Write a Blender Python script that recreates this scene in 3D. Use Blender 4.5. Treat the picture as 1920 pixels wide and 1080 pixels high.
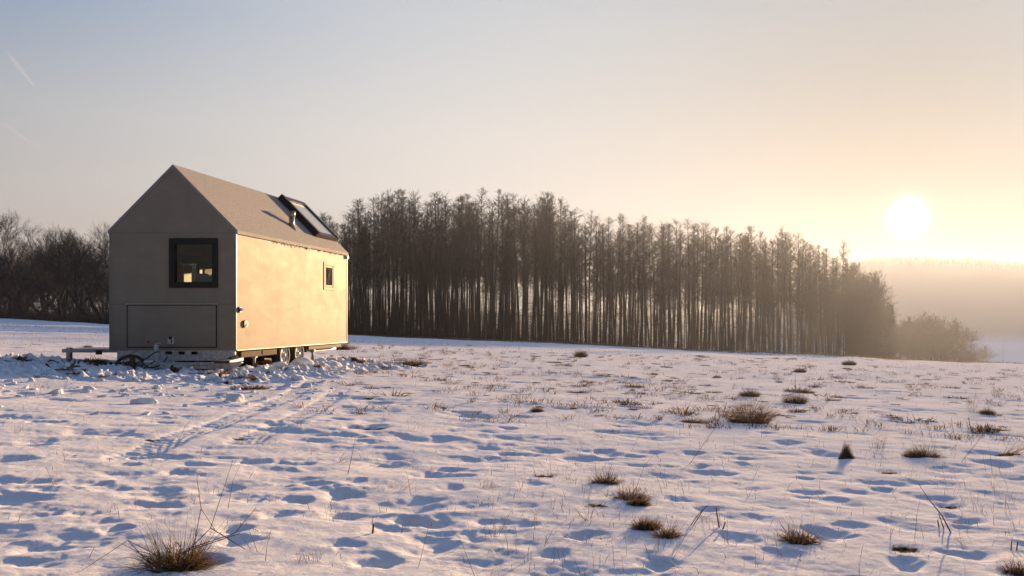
import bpy, bmesh, math, random
import numpy as np
from mathutils import Vector, Matrix
R = math.radians
random.seed(7); rng = np.random.default_rng(7)
scene = bpy.context.scene
for o in list(bpy.data.objects): bpy.data.objects.remove(o)
COL = scene.collection

# ------------------------------------------------------------------ camera
F, CX, CY, CAMZ = 1600.0, 1250.0, 597.0, 1.1       # focal length and principal point of the cropped photograph
cam = bpy.data.cameras.new('camera'); co = bpy.data.objects.new('camera', cam); COL.objects.link(co)
scene.camera = co
co.location = (0, 0, CAMZ); co.rotation_euler = (R(90), 0, 0)
cam.sensor_width = 36; cam.lens = 36*F/1920
cam.shift_x = (960-CX)/1920; cam.shift_y = (CY-540)/1920
cam.clip_start = .05; cam.clip_end = 30000

# ------------------------------------------------------------------ world, sun, exposure
SUN = Vector((1703-CX, F, CY-408)).normalized()
SUN_EL = math.asin(SUN.z); SUN_AZ = math.atan2(SUN.x, SUN.y)
SKY_STRENGTH = 0.05; EXPOSURE = 2.12
world = bpy.data.worlds.new("World"); scene.world = world; world.use_nodes = True
nt = world.node_tree; nt.nodes.clear()
def N(nt, typ, **kw):
    n = nt.nodes.new(typ)
    for k, v in kw.items(): setattr(n, k, v)
    return n
def L(nt, a, b): nt.links.new(a, b)
wo = N(nt, 'ShaderNodeOutputWorld'); bg = N(nt, 'ShaderNodeBackground'); bg.inputs['Strength'].default_value = SKY_STRENGTH
sky = N(nt, 'ShaderNodeTexSky', sky_type='NISHITA'); sky.sun_disc = False
sky.sun_elevation = SUN_EL; sky.sun_rotation = SUN_AZ
sky.altitude = 300; sky.air_density = 1.0; sky.dust_density = 1.5; sky.ozone_density = 2.0
tc = N(nt, 'ShaderNodeTexCoord')
# glow of the low sun in thin high haze, and the blown-out disc itself, by direction only
dot = N(nt, 'ShaderNodeVectorMath', operation='DOT_PRODUCT'); dot.inputs[1].default_value = SUN
L(nt, tc.outputs['Generated'], dot.inputs[0])
def mathn(op, a, b=None, c=None, clamp=False):
    n = N(nt, 'ShaderNodeMath', operation=op); n.use_clamp = clamp
    for i, v in enumerate((a, b, c)):
        if v is None: continue
        if isinstance(v, (int, float)): n.inputs[i].default_value = v
        else: L(nt, v, n.inputs[i])
    return n.outputs[0]
ang = mathn('ARCCOSINE', mathn('MINIMUM', dot.outputs['Value'], 1.0))     # radians from the sun
def lobe(width, power, gain):
    return mathn('MULTIPLY', mathn('EXPONENT', mathn('MULTIPLY', mathn('POWER', mathn('DIVIDE', ang, width), power), -1.0)), gain)
g_all = mathn('ADD', lobe(.0165, 3.2, 14.0), mathn('ADD', lobe(.011, 1.0, 3.0), lobe(.06, 1.0, .12)))
gcol = N(nt, 'ShaderNodeVectorMath', operation='SCALE'); gcol.inputs[0].default_value = (1, .96, .93); L(nt, g_all, gcol.inputs['Scale'])
# pale veil that lifts and desaturates the lower sky
sep = N(nt, 'ShaderNodeSeparateXYZ'); L(nt, tc.outputs['Generated'], sep.inputs[0])
zpos = mathn('MAXIMUM', sep.outputs['Z'], 0.0)
def ramp(stops):
    n = N(nt, 'ShaderNodeValToRGB'); L(nt, zpos, n.inputs[0]); cr = n.color_ramp
    cr.elements[0].position = 0; cr.elements[0].color = (*stops[0][1], 1); cr.elements[1].position = 1; cr.elements[1].color = (*stops[-1][1], 1)
    for p, c in stops[1:-1]: e = cr.elements.new(p); e.color = (*c, 1)
    return n.outputs[0]
away = ramp([(0, (2.35, 2.0, 1.8)), (.1, (2.25, 2.05, 1.9)), (.2, (1.75, 1.88, 2.05)), (.3, (.78, 1.28, 2.05)), (.5, (.75, 1.15, 2.2)), (1, (.6, 1.0, 2.0))])
toward = ramp([(0, (2.1, 1.85, 1.6)), (.07, (2.7, 2.45, 2.25)), (.13, (3.5, 3.3, 3.1)), (.2, (3.6, 3.45, 3.25)), (.32, (3.1, 3.2, 3.25)), (.5, (1.8, 2.2, 3.0)), (1, (.9, 1.4, 2.4))])
mr = N(nt, 'ShaderNodeMapRange', interpolation_type='SMOOTHSTEP'); L(nt, dot.outputs['Value'], mr.inputs[0]); mr.inputs[1].default_value = .45; mr.inputs[2].default_value = .98
vm = N(nt, 'ShaderNodeMix', data_type='RGBA'); L(nt, mr.outputs[0], vm.inputs[0]); L(nt, away, vm.inputs[6]); L(nt, toward, vm.inputs[7])
mb_ = N(nt, 'ShaderNodeMapRange', interpolation_type='SMOOTHSTEP'); L(nt, dot.outputs['Value'], mb_.inputs[0]); mb_.inputs[1].default_value = -.6; mb_.inputs[2].default_value = .6; mb_.inputs[3].default_value = .40; mb_.inputs[4].default_value = 1
side = mathn('SUBTRACT', mb_.outputs[0], lobe(.33, 1.6, .62))   # part of the light near the sun comes from the haze in front
vs = N(nt, 'ShaderNodeVectorMath', operation='SCALE'); L(nt, vm.outputs[2], vs.inputs[0]); L(nt, side, vs.inputs['Scale'])
mixs = N(nt, 'ShaderNodeMix', data_type='RGBA'); mixs.inputs[0].default_value = .99
L(nt, sky.outputs[0], mixs.inputs[6]); L(nt, vs.outputs[0], mixs.inputs[7])
add = N(nt, 'ShaderNodeVectorMath', operation='ADD'); L(nt, mixs.outputs[2], add.inputs[0]); L(nt, gcol.outputs[0], add.inputs[1])
L(nt, add.outputs[0], bg.inputs['Color']); L(nt, bg.outputs[0], wo.inputs['Surface'])

sun = bpy.data.lights.new('sun', 'SUN'); so = bpy.data.objects.new('sun', sun); COL.objects.link(so)
sun.energy = 3.1; sun.angle = R(.6); sun.color = (1.0, .61, .305)
so.rotation_euler = SUN.to_track_quat('Z', 'Y').to_euler()
so.location = (30, 100, 30)
vsx = scene.view_settings; vsx.view_transform = 'Standard'; vsx.look = 'None'; vsx.gamma = 1; vsx.exposure = EXPOSURE
scene.render.engine = 'CYCLES'
scene.cycles.max_bounces = 6; scene.cycles.diffuse_bounces = 3; scene.cycles.transparent_max_bounces = 16
scene.cycles.volume_bounces = 0

# ------------------------------------------------------------------ helpers
def tag(o, label=None, cat=None, group=None, kind=None):
    if label: o['label'] = label
    if cat: o['category'] = cat
    if group: o['group'] = group
    if kind: o['kind'] = kind
    return o
def empty(name, loc, rz=0.0, parent=None):
    o = bpy.data.objects.new(name, None); COL.objects.link(o); o.location = loc; o.rotation_euler = (0, 0, rz)
    o.empty_display_size = .2; o.parent = parent
    return o
def link(name, me, mat, parent=None, smooth=False):
    o = bpy.data.objects.new(name, me); COL.objects.link(o); o.parent = parent
    if mat is not None and not me.materials: me.materials.append(mat)
    if smooth: me.shade_smooth()
    return o
def np_mesh(name, V, Fq, smooth=False):
    """V (n,3); Fq (m,k) all faces with k corners"""
    me = bpy.data.meshes.new(name); V = np.asarray(V, np.float32); Fq = np.asarray(Fq, np.int32)
    me.vertices.add(len(V)); me.vertices.foreach_set('co', V.ravel())
    k = Fq.shape[1]; m = len(Fq)
    me.loops.add(m*k); me.loops.foreach_set('vertex_index', Fq.ravel())
    me.polygons.add(m); me.polygons.foreach_set('loop_start', np.arange(m, dtype=np.int32)*k)
    me.polygons.foreach_set('loop_total', np.full(m, k, np.int32))
    if smooth: me.polygons.foreach_set('use_smooth', np.ones(m, bool))
    me.update(calc_edges=True); me.validate()
    return me
def segs_mesh(name, segs, sides=3, smooth=True):
    """segs (n,8): x0 y0 z0 r0 x1 y1 z1 r1 -> small tapered prisms"""
    S = np.asarray(segs, float); A = S[:, :3]; B = S[:, 4:7]; ra = S[:, 3]; rb = S[:, 7]
    D = B-A; D /= np.linalg.norm(D, axis=1)[:, None]+1e-9
    ref = np.where(np.abs(D[:, 2:3]) > .9, np.array([[1., 0, 0]]), np.array([[0, 0, 1.]]))
    U = np.cross(D, ref); U /= np.linalg.norm(U, axis=1)[:, None]; W = np.cross(D, U)
    V = []
    for P, r in ((A, ra), (B, rb)):
        for k in range(sides):
            a = 2*math.pi*k/sides
            V.append(P + (U*math.cos(a)+W*math.sin(a))*r[:, None])
    V = np.stack(V, 1).reshape(-1, 3); n = len(S); base = np.arange(n)[:, None]*(2*sides)
    Q = np.concatenate([base+np.array([[k, (k+1) % sides, sides+(k+1) % sides, sides+k]]) for k in range(sides)], 0)
    return np_mesh(name, V, Q, smooth)
class MB:
    def __init__(s): s.bm = bmesh.new()
    def box(s, x0, x1, y0, y1, z0, z1, bev=0):
        vs = [s.bm.verts.new(p) for p in ((x0,y0,z0),(x1,y0,z0),(x1,y1,z0),(x0,y1,z0),(x0,y0,z1),(x1,y0,z1),(x1,y1,z1),(x0,y1,z1))]
        fs = [s.bm.faces.new([vs[i] for i in q]) for q in ((0,3,2,1),(4,5,6,7),(0,1,5,4),(1,2,6,5),(2,3,7,6),(3,0,4,7))]
        if bev:
            es = list({e for f in fs for e in f.edges})
            bmesh.ops.bevel(s.bm, geom=es, offset=bev, segments=2, affect='EDGES', profile=.5)
        return s
    def hexa(s, pts):
        vs = [s.bm.verts.new(p) for p in pts]
        for q in ((0,3,2,1),(4,5,6,7),(0,1,5,4),(1,2,6,5),(2,3,7,6),(3,0,4,7)): s.bm.faces.new([vs[i] for i in q])
        return s
    def prism(s, poly, axis, a, b):
        def P(u, v, w): return {'y': (u, w, v), 'x': (w, u, v), 'z': (u, v, w)}[axis]
        A = [s.bm.verts.new(P(u, v, a)) for u, v in poly]; B = [s.bm.verts.new(P(u, v, b)) for u, v in poly]
        n = len(poly); s.bm.faces.new(A[::-1]); s.bm.faces.new(B)
        for i in range(n): s.bm.faces.new([A[i], A[(i+1) % n], B[(i+1) % n], B[i]])
        return s
    def tube(s, pts, r, sides=12, caps=True):
        pts = [Vector(p) for p in pts]; rs = r if isinstance(r, (list, tuple)) else [r]*len(pts); rings = []
        for i, p in enumerate(pts):
            d = (pts[min(i+1, len(pts)-1)]-pts[max(i-1, 0)]).normalized()
            ref = Vector((0, 0, 1)) if abs(d.z) < .9 else Vector((1, 0, 0))
            u = d.cross(ref).normalized(); w = d.cross(u)
            rings.append([s.bm.verts.new(p+(u*math.cos(2*math.pi*k/sides)+w*math.sin(2*math.pi*k/sides))*rs[i]) for k in range(sides)])
        for a, b in zip(rings, rings[1:]):
            for k in range(sides): s.bm.faces.new([a[k], a[(k+1) % sides], b[(k+1) % sides], b[k]])
        if caps: s.bm.faces.new(rings[0][::-1]); s.bm.faces.new(rings[-1])
        return s
    def build(s, name, mat, parent=None, smooth=False, label=None):
        bmesh.ops.recalc_face_normals(s.bm, faces=s.bm.faces)
        me = bpy.data.meshes.new(name); s.bm.to_mesh(me); s.bm.free()
        o = link(name, me, mat, parent)
        if smooth: me.shade_auto_smooth() if hasattr(me, 'shade_auto_smooth') else me.shade_smooth()
        if label: o['label'] = label
        return o

# ---- 2-D gradient noise
PERM = np.random.default_rng(3).permutation(4096)
GA = np.random.default_rng(4).uniform(0, 2*math.pi, 4096); GX, GY = np.cos(GA), np.sin(GA)
def noise(x, y, seed=0):
    x = np.asarray(x, float); y = np.asarray(y, float)
    xi = np.floor(x).astype(np.int64); yi = np.floor(y).astype(np.int64); fx = x-xi; fy = y-yi
    def g(i, j, dx, dy):
        h = PERM[(PERM[(xi+i+seed*131) & 4095] + yi+j) & 4095]
        return GX[h]*dx+GY[h]*dy
    u = fx*fx*fx*(fx*(fx*6-15)+10); v = fy*fy*fy*(fy*(fy*6-15)+10)
    a = g(0, 0, fx, fy); b = g(1, 0, fx-1, fy); c = g(0, 1, fx, fy-1); d = g(1, 1, fx-1, fy-1)
    return ((a+(b-a)*u)*(1-v)+(c+(d-c)*u)*v)*1.5
def sstep(a, b, x):
    t = np.clip((x-a)/(b-a), 0, 1); return t*t*(3-2*t)

# ------------------------------------------------------------------ terrain
A_X, B_Y, Q_Y = -.043, -.016, 9.31e-5
HX, HY = -9.795, 16.93                 # front centre of the mobile house
def base(x, y):
    x = np.asarray(x, float); y = np.asarray(y, float)
    yy = np.maximum(y, 0)
    z = A_X*x + B_Y*yy - Q_Y*yy**2
    u = x/np.maximum(yy, 5)
    # far land: rises behind the left wood, flat valley floor on the right, long hill behind
    far_l = 1.1 + .010*yy + 3*noise(x/180+3, y/180, 5)
    far_r = -22 + .6*noise(x/90, y/90, 6)
    w = sstep(-.45, -.1, u)
    far = far_l*(1-w)+far_r*w
    t = sstep(150, 420, y)
    z = z*(1-t)+far*t
    hill = (.06+.94*sstep(.08, .25, u))*(66+9*noise(x/420+.7, .3, 8)+5*noise(x/110, .2, 9)+ 10*sstep(.0, -.5, u)-3*sstep(.36,.5,u))
    hz = sstep(600, 1010, y)*(1-sstep(1060, 1270, y))
    z = z*(1-hz)+hill*hz + hz*2.0*noise(x/60, y/60, 10)
    return z
def at_base(px, py, ylim=104.0):
    """pixel of the 1920x1080 photograph -> point of the field"""
    a, b = 2.2, ylim; u = (px-CX)/F
    f = lambda Y: CY+F*(CAMZ-float(base(u*Y, Y)))/Y-py
    if f(b) > 0: return (u*b, b)
    for _ in range(50):
        m = (a+b)/2
        if f(m) > 0: a = m
        else: b = m
    return (u*a, a)

def house_zone(x, y):
    """1 where the snow is churned up in front of and beside the house"""
    n = noise(x*.6, y*.6, 31)*1.2
    a = sstep(-17.5, -14, x)*(1-sstep(-7.3, -6.2, x))*sstep(12.9, 14.0, y+n*.6)*(1-sstep(17.2, 18.2, y))
    b = sstep(-8.9, -8.5, x)*(1-sstep(-6.9, -5.9, x+n*.5))*sstep(15, 16, y)*(1-sstep(22.5, 24, y))
    c = np.exp(-((x+9.1)/1.1)**4-((y-16.35)/.35)**4)      # trodden flat round the drawbar
    return np.clip(a+b, 0, 1)*(1-.9*c)
def relief(x, y):
    near = 1-sstep(60, 140, y)
    z = near*(.032*noise(x/3.9, y/3.2, 1)+.013*noise(x/1.5+4, y/1.1, 2)+.0055*noise(x/.55, y/.42, 3)
              ++.0042*noise(x/.19, y/.16, 4)+.0020*noise(x/.06, y/.055, 7))
    z += .35*noise(x/28, y/28, 11)*sstep(25, 80, y)*(1-sstep(300, 500, y))
    z += .12*noise(x/5, y/5, 13)*sstep(30, 80, y)*(1-sstep(200, 300, y))
    hz = house_zone(x, y)
    rid = 1-np.abs(noise(x/.42, y/.36, 21))*2
    z += hz*(.13*np.clip(rid, 0, 1)**2*(.55+noise(x/1.3, y/1.1, 23))+.07*noise(x/.19, y/.17, 22)+.022*noise(x/.08, y/.075, 24)-.01)
    # berms where ploughed slabs lie: one in front of the wheels, two in front of the house
    z -= .05*np.exp(-((x+9.1)/1.2)**4-((y-16.3)/.45)**4)
    for (bx, by, rx, ry, h) in ((-8.0, 19.4, .35, .9, .13), (-7.7, 20.8, .35, .5, .12), (-8.1, 17.6, .35, .4, .08)):
        z += h*np.exp(-((x-bx)/rx)**2-((y-by)/ry)**2)*(1+.5*noise(x/.15, y/.15, 25))
    return z
def at(px, py, ylim=104.0):
    """pixel of the photograph -> first point of the field seen there (relief included)"""
    ys = np.geomspace(2.2, ylim, 1500); u = (px-CX)/F
    f = CY+F*(CAMZ-(base(u*ys, ys)+relief(u*ys, ys)))/ys-py
    k = np.nonzero(f <= 0)[0]
    yq = float(ys[k[0]]) if len(k) else ylim
    return (u*yq, yq)
# named tufts: px, py (base centre), width px, height px, kind
TUFTS = [
 (333,1058,128,80,'spiky','large spiky tuft of straw grass nearest the camera with long bent stems'),
 (1405,790,86,40,'mound','biggest round grass tussock on the right half of the snow'),
 (1405,743,34,14,'mound','small dark tussock straight behind the biggest round tussock'),
 (1491,755,42,18,'mound','dark domed tussock to the right behind the biggest round tussock'),
 (1587,857,38,42,'cone','cone shaped pointed grass clump with a blue shadow in front'),
 (1735,855,52,34,'spiky','bushy tuft with upright seed stems right of the cone shaped clump'),
 (1712,856,26,16,'mound','little mound of grass touching the bushy seed stem tuft'),
 (1646,840,34,36,'sparse','thin upright cluster of weeds between cone clump and bushy tuft'),
 (1664,886,38,22,'low','low dark tuft in front of the thin weed cluster'),
 (1822,772,24,44,'sparse','tuft with a tall fan of thin stalks near the right edge'),
 (1850,776,24,12,'mound','small tuft just right of the fan of thin stalks'),
 (1497,1013,82,42,'spiky','wide tuft with a raised tip in the lower right foreground'),
 (1698,1030,66,24,'low','flat tuft in the lower right foreground beyond the wide tuft'),
 (1908,1072,60,36,'spiky','tuft cut by the lower right corner of the photo'),
 (1777,944,38,18,'low','dark flopped tuft above the dry twig near the right side'),
 (1133,904,56,34,'spiky','bristly tuft at the back left of the diagonal row of tufts'),
 (1180,932,72,34,'spiky','wide tuft second in the diagonal row of tufts'),
 (1197,945,36,18,'mound','small tuft hugging the front of the second diagonal tuft'),
 (1118,946,40,10,'low','flat dark patch of grass left of the diagonal row'),
 (1212,990,46,22,'mound','left tuft of the front pair in the diagonal row'),
 (1250,1004,56,34,'spiky','right tuft of the front pair in the diagonal row'),
 (1022,892,42,14,'low','low brown tuft left of the diagonal row'),
 (1089,670,18,12,'mound','small lone tussock far out on the snow below the wood'),
 (775,684,50,16,'spiky','grey grass tuft on the snow just right of the house'),
 (641,655,40,22,'spiky','dry grass tuft at the rear corner of the house'),
 (285,824,24,12,'low','left of two leaning tufts between house and foreground'),
 (450,822,26,13,'low','right of two leaning tufts between house and foreground'),
 (1080,735,46,12,'low','wide flat tuft in the middle of the field'),
 (980,740,32,10,'low','flat tuft left of the wide flat tuft in mid field'),
 (1006,771,16,10,'mound','tiny dark dome of grass in front of the mid field flat tufts'),
 (1335,735,34,10,'low','flat brown tuft left of the small dark tussock'),
 (1560,750,34,8,'low','thin flat strip of grass right of the dark domed tussock'),
 (1890,850,50,34,'lean','leaning bundle of dry stems by the right edge'),
 (1300,790,58,10,'low','long flat brown strip of grass left of the biggest tussock'),
 (1875,806,40,12,'low','bent stem lying on a drift by the right edge'),
 (915,914,36,22,'sparse','sparse upright stalks left of the low brown tuft'),
 (578,1050,50,26,'sparse','few short dark stalks in the lower left foreground'),
 (740,912,18,12,'sparse','tiny sprig alone in the left middle foreground'),
 (690,800,70,12,'low','grass showing in a blue hollow in the left middle ground'),
 (1500,698,20,8,'mound','little far tussock in front of the bend of the wood'),
 (1592,684,26,8,'mound','wide little far tussock near the end of the wood'),
]
TP = [at(t[0], t[1]) for t in TUFTS]

# pits: footprints and melted hollows   (px, py, width px, tilt)
FEET = [(115,1018,100,.5),(300,925,75,.5),(335,885,50,.4),(160,960,60,.5),(220,990,50,.3),(70,900,55,.1),(700,1055,56,0),(645,1020,64,0),
 (725,1053,60,0),(450,1012,70,0),(625,930,60,.1),(640,925,50,0),(470,938,60,0),(560,938,60,0),(640,965,60,0),(770,950,60,0),(800,952,60,0),
 (915,978,60,.1),(890,1002,55,0),(1095,1003,70,0),(1040,1040,60,.1),(1225,1055,70,0),(590,905,50,0),(430,990,60,.1),(520,965,50,0),
 (840,915,40,0),(870,890,44,0),(845,880,44,0),(950,853,40,0),(955,803,34,.1),(700,790,70,0),(690,800,60,0),(720,770,60,0),(700,755,50,0),
 (860,775,60,.2),(880,780,70,0),(790,822,80,0),(840,825,80,0),(900,838,60,0),(860,785,70,0),(1180,800,60,0),(1130,845,40,0),(1190,855,40,0),
 (655,930,50,0),(530,868,40,0),(480,865,44,0),(570,870,36,0),(665,900,40,0),(760,975,60,0),(1380,870,50,0),(1310,875,44,0),(1300,850,40,0),
 (1640,905,56,0),(1655,918,50,0),(1790,975,80,0),(1760,940,90,0),(1835,850,90,0),(1850,790,90,0),(1850,870,80,0),(1540,850,60,0),(1480,830,70,0),
 (1550,1000,90,0),(1590,985,80,0),(1380,1010,90,0),(1460,1035,80,0),(1270,935,60,.1),(1330,955,50,0),(90,790,50,0),(60,830,60,0),(30,860,60,0),
 (1575,940,70,0),(1700,1055,80,0),(1820,1040,80,0),(240,870,50,0),(190,905,46,0),(410,915,60,0),(380,1050,80,0),(1000,905,50,0)]
PITS = []
for (px, py, w, tl) in FEET:
    x, y = at(px, py); s = y/F
    rx = w*s*.5; ry = max(rx*random.uniform(.8, 1.5), .07)
    PITS.append((x, y, rx, ry, tl, random.uniform(.013, .028)*min(1.3, rx/.11+.4)))
for i in range(2700):                                   # melted hollows all over
    Y = 2.6*math.exp(random.random()**.8*math.log(24)); u = random.uniform(-.95, .6)
    x = u*(Y+1); r = random.uniform(.035, .11)*(1+Y/30)*(1.5 if random.random() < .1 else 1)
    if min(math.hypot(x-a, Y-b) for a, b in TP) < .38+r: continue
    PITS.append((x, Y, r*random.uniform(1.1, 2.4), r, random.uniform(-.5, .5), r*random.uniform(.04, .155)))
# trampled trail from the house corner to the foreground
for k in range(24):
    t = k/23; px = 560+170*math.sin(t*2.0)+random.uniform(-40, 40); py = 712+ 330*t**1.25
    x, y = at(px, py); PITS.append((x+random.uniform(-.25, .25), y, .15, .12, random.uniform(-.6, .6), random.uniform(.010, .024)))
for (t, (x, y)) in zip(TUFTS, TP):                      # scoop in front of and around every tuft
    s = y/F; w = t[2]*s
    PITS.append((x, y-.02, w*.7, max(w*.6, .12), 0, min(.016, .004+w*.02)))
PA = np.array(PITS)
def pit_val(dx, dy, p):
    X0, Y0 = dx+p[0], dy+p[1]; k = p[3]
    dx = dx+.45*k*noise(X0/(k*1.6), Y0/(k*1.6), 71); dy = dy+.55*k*noise(X0/(k*1.5), Y0/(k*1.5), 72)+.3*k*noise(X0/(k*.5), Y0/(k*.5), 73)
    c, s = math.cos(p[4]), math.sin(p[4]); a = (dx*c+dy*s)/p[2]; b = (-dx*s+dy*c)/p[3]
    r2 = a*a+b*b
    return -p[5]*np.exp(-r2**1.25*1.1) + p[5]*.08*np.exp(-(np.sqrt(r2)-1.35)**2*7)
# tyre tracks: polylines through the snow
TRK = [[at(590, 712), at(540, 745), at(420, 790), at(330, 820), at(230, 860)], [at(640, 730), at(585, 770), at(500, 808), at(455, 830)]]
def track(x, y):
    out = np.zeros_like(x)
    for line in TRK:
        best = np.full(x.shape, 1e9); al = np.zeros_like(x); acc = 0
        for (x0, y0), (x1, y1) in zip(line, line[1:]):
            dx, dy = x1-x0, y1-y0; Ls = math.hypot(dx, dy)
            t = np.clip(((x-x0)*dx+(y-y0)*dy)/Ls**2, 0, 1)
            d = np.hypot(x-x0-t*dx, y-y0-t*dy); m = d < best; best = np.where(m, d, best); al = np.where(m, acc+t*Ls, al); acc += Ls
        m = 1-sstep(.10, .17, best)
        out += m*(-.009+.004*np.sign(np.sin(al*2*math.pi/.11+best*20))) + .003*np.exp(-((best-.22)/.07)**2)
    return out
def ground(x, y):
    x = np.atleast_1d(np.asarray(x, float)); y = np.atleast_1d(np.asarray(y, float))
    z = base(x, y)+relief(x, y)+track(x, y)
    for p in PITS:
        m = (np.abs(x-p[0]) < 3*max(p[2], p[3])) & (np.abs(y-p[1]) < 3*max(p[2], p[3]))
        if m.any(): z[m] += pit_val(x[m]-p[0], y[m]-p[1], p)
    return z
def gz(x, y): return float(ground(x, y)[0])

AP = 1.5
rows = [-1.2]
while rows[-1] < 2.4: rows.append(rows[-1]+.06)
while rows[-1] < 130: rows.append(rows[-1]+.0042*(rows[-1]+.4))
while rows[-1] < 1290: rows.append(rows[-1]*1.022)
rows = np.array(rows)
cols = np.concatenate([-np.geomspace(3.2, .96, 24)[:-1], np.arange(-.96, .62, .00125), np.geomspace(.62, 3.0, 24)])
U, Y = np.meshgrid(cols, rows); X = U*(Y+AP)
Z = base(X, Y)+relief(X, Y)
near = rows < 40
Z[near] += track(X[near], Y[near])
for p in PITS:
    r = 2.6*max(p[2], p[3]); i0, i1 = np.searchsorted(rows, (p[1]-r, p[1]+r))
    if i1 <= i0: continue
    ya, yb = rows[i0], rows[min(i1, len(rows)-1)]
    lo = min((p[0]-r)/(ya+AP), (p[0]-r)/(yb+AP)); hi = max((p[0]+r)/(ya+AP), (p[0]+r)/(yb+AP))
    j0, j1 = np.searchsorted(cols, (lo, hi))
    if j1 <= j0: continue
    Z[i0:i1, j0:j1] += pit_val(X[i0:i1, j0:j1]-p[0], Y[i0:i1, j0:j1]-p[1], p)
# bare soil showing through: under tufts and in the churned zone
bare = np.zeros_like(Z)
def add_bare(x, y, rx, ry, v=1.0):
    i0, i1 = np.searchsorted(rows, (y-1.6*ry, y+1.6*ry)); 
    if i1 <= i0: return
    ya, yb = rows[i0], rows[min(i1, len(rows)-1)]
    lo = min((x-1.6*rx)/(ya+AP), (x-1.6*rx)/(yb+AP)); hi = max((x+1.6*rx)/(ya+AP), (x+1.6*rx)/(yb+AP))
    j0, j1 = np.searchsorted(cols, (lo, hi))
    if j1 <= j0: return
    xx = X[i0:i1, j0:j1]; yy = Y[i0:i1, j0:j1]
    d = np.sqrt(((xx-x)/rx)**2+((yy-y)/ry)**2)+.5*noise(xx/(rx*.5), yy/(ry*.5), 41)
    bare[i0:i1, j0:j1] = np.maximum(bare[i0:i1, j0:j1], v*(1-sstep(.75, 1.0, d)))
for t, (x, y) in zip(TUFTS, TP):
    if t[4] != 'sparse': add_bare(x, y, t[2]*y/F*.46, max(t[2]*y/F*.34, .05))
for (x, y, rx, ry) in ((-8.9, 15.9, .55, .22), (-9.3, 15.7, .4, .15), (-8.5, 16.2, .5, .2), (-11.4, 16.2, .5, .2), (-12.2, 16.6, .5, .25), (-10.8, 16.3, .4, .2),
                       (-12.9, 15.6, .45, .14), (-12.3, 15.5, .3, .1), (-13.8, 15.5, .6, .12), (-11.3, 17, .7, .5), (-9.8, 19, 1.2, 2.9), (-8.0, 21.8, .3, .35), (-7.5, 20.9, .25, .2)):
    add_bare(x, y, rx, ry)
for k in range(60):
    x = random.uniform(-15.5, -6.8); y = random.uniform(13.6, 17.0); add_bare(x, y, random.uniform(.06, .3), random.uniform(.04, .1))
for k in range(420):
    px = random.uniform(600, 1960); py = 640+.02*px+random.random()**1.6*110; x, y = at_base(px, py, 95); sz_ = random.uniform(6, 26)*y/F*.5
    add_bare(x, y, sz_, sz_*random.uniform(.35, .8)*(1+y/14), random.uniform(.6, 1))
nr, nc = Z.shape
idx = np.arange(nr*nc).reshape(nr, nc)
Q = np.stack([idx[:-1, :-1], idx[:-1, 1:], idx[1:, 1:], idx[1:, :-1]], -1).reshape(-1, 4)
gme = np_mesh('snow_field', np.stack([X, Y, Z], -1).reshape(-1, 3), Q, True)
att = gme.attributes.new('bare', 'FLOAT', 'POINT'); att.data.foreach_set('value', bare.ravel().astype(np.float32))
fw = sstep(640, 700, Y)*1.0
att = gme.attributes.new('wooded', 'FLOAT', 'POINT'); att.data.foreach_set('value', fw.ravel().astype(np.float32))
Zgrid = Z

# ------------------------------------------------------------------ materials
def mat(name, col, rough=.6, metal=0.0, var=0.0, scale=8.0, bump=0.0, bscale=40.0, spec=.5, col2=None, coords='Object', bdist=.01, detail=5.0):
    m = bpy.data.materials.new(name); m.use_nodes = True; t = m.node_tree; b = t.nodes['Principled BSDF']
    b.inputs['Roughness'].default_value = rough; b.inputs['Metallic'].default_value = metal
    b.inputs['Specular IOR Level'].default_value = spec
    c = N(t, 'ShaderNodeTexCoord'); n = N(t, 'ShaderNodeTexNoise'); n.inputs['Scale'].default_value = scale; n.inputs['Detail'].default_value = detail
    L(t, c.outputs[coords], n.inputs['Vector'])
    r = N(t, 'ShaderNodeValToRGB'); L(t, n.outputs['Fac'], r.inputs[0])
    c2 = col2 or tuple(max(0, v*(1-var)) for v in col); c1 = col if col2 else tuple(min(1, v*(1+var)) for v in col)
    r.color_ramp.elements[0].position = .35; r.color_ramp.elements[1].position = .65
    r.color_ramp.elements[0].color = (*c2, 1); r.color_ramp.elements[1].color = (*c1, 1)
    L(t, r.outputs[0], b.inputs['Base Color'])
    if bump:
        n2 = N(t, 'ShaderNodeTexNoise'); n2.inputs['Scale'].default_value = bscale; n2.inputs['Detail'].default_value = 4
        L(t, c.outputs[coords], n2.inputs['Vector'])
        bp = N(t, 'ShaderNodeBump'); bp.inputs['Strength'].default_value = bump; bp.inputs['Distance'].default_value = bdist
        L(t, n2.outputs['Fac'], bp.inputs['Height']); L(t, bp.outputs[0], b.inputs['Normal'])
    return m

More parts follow.
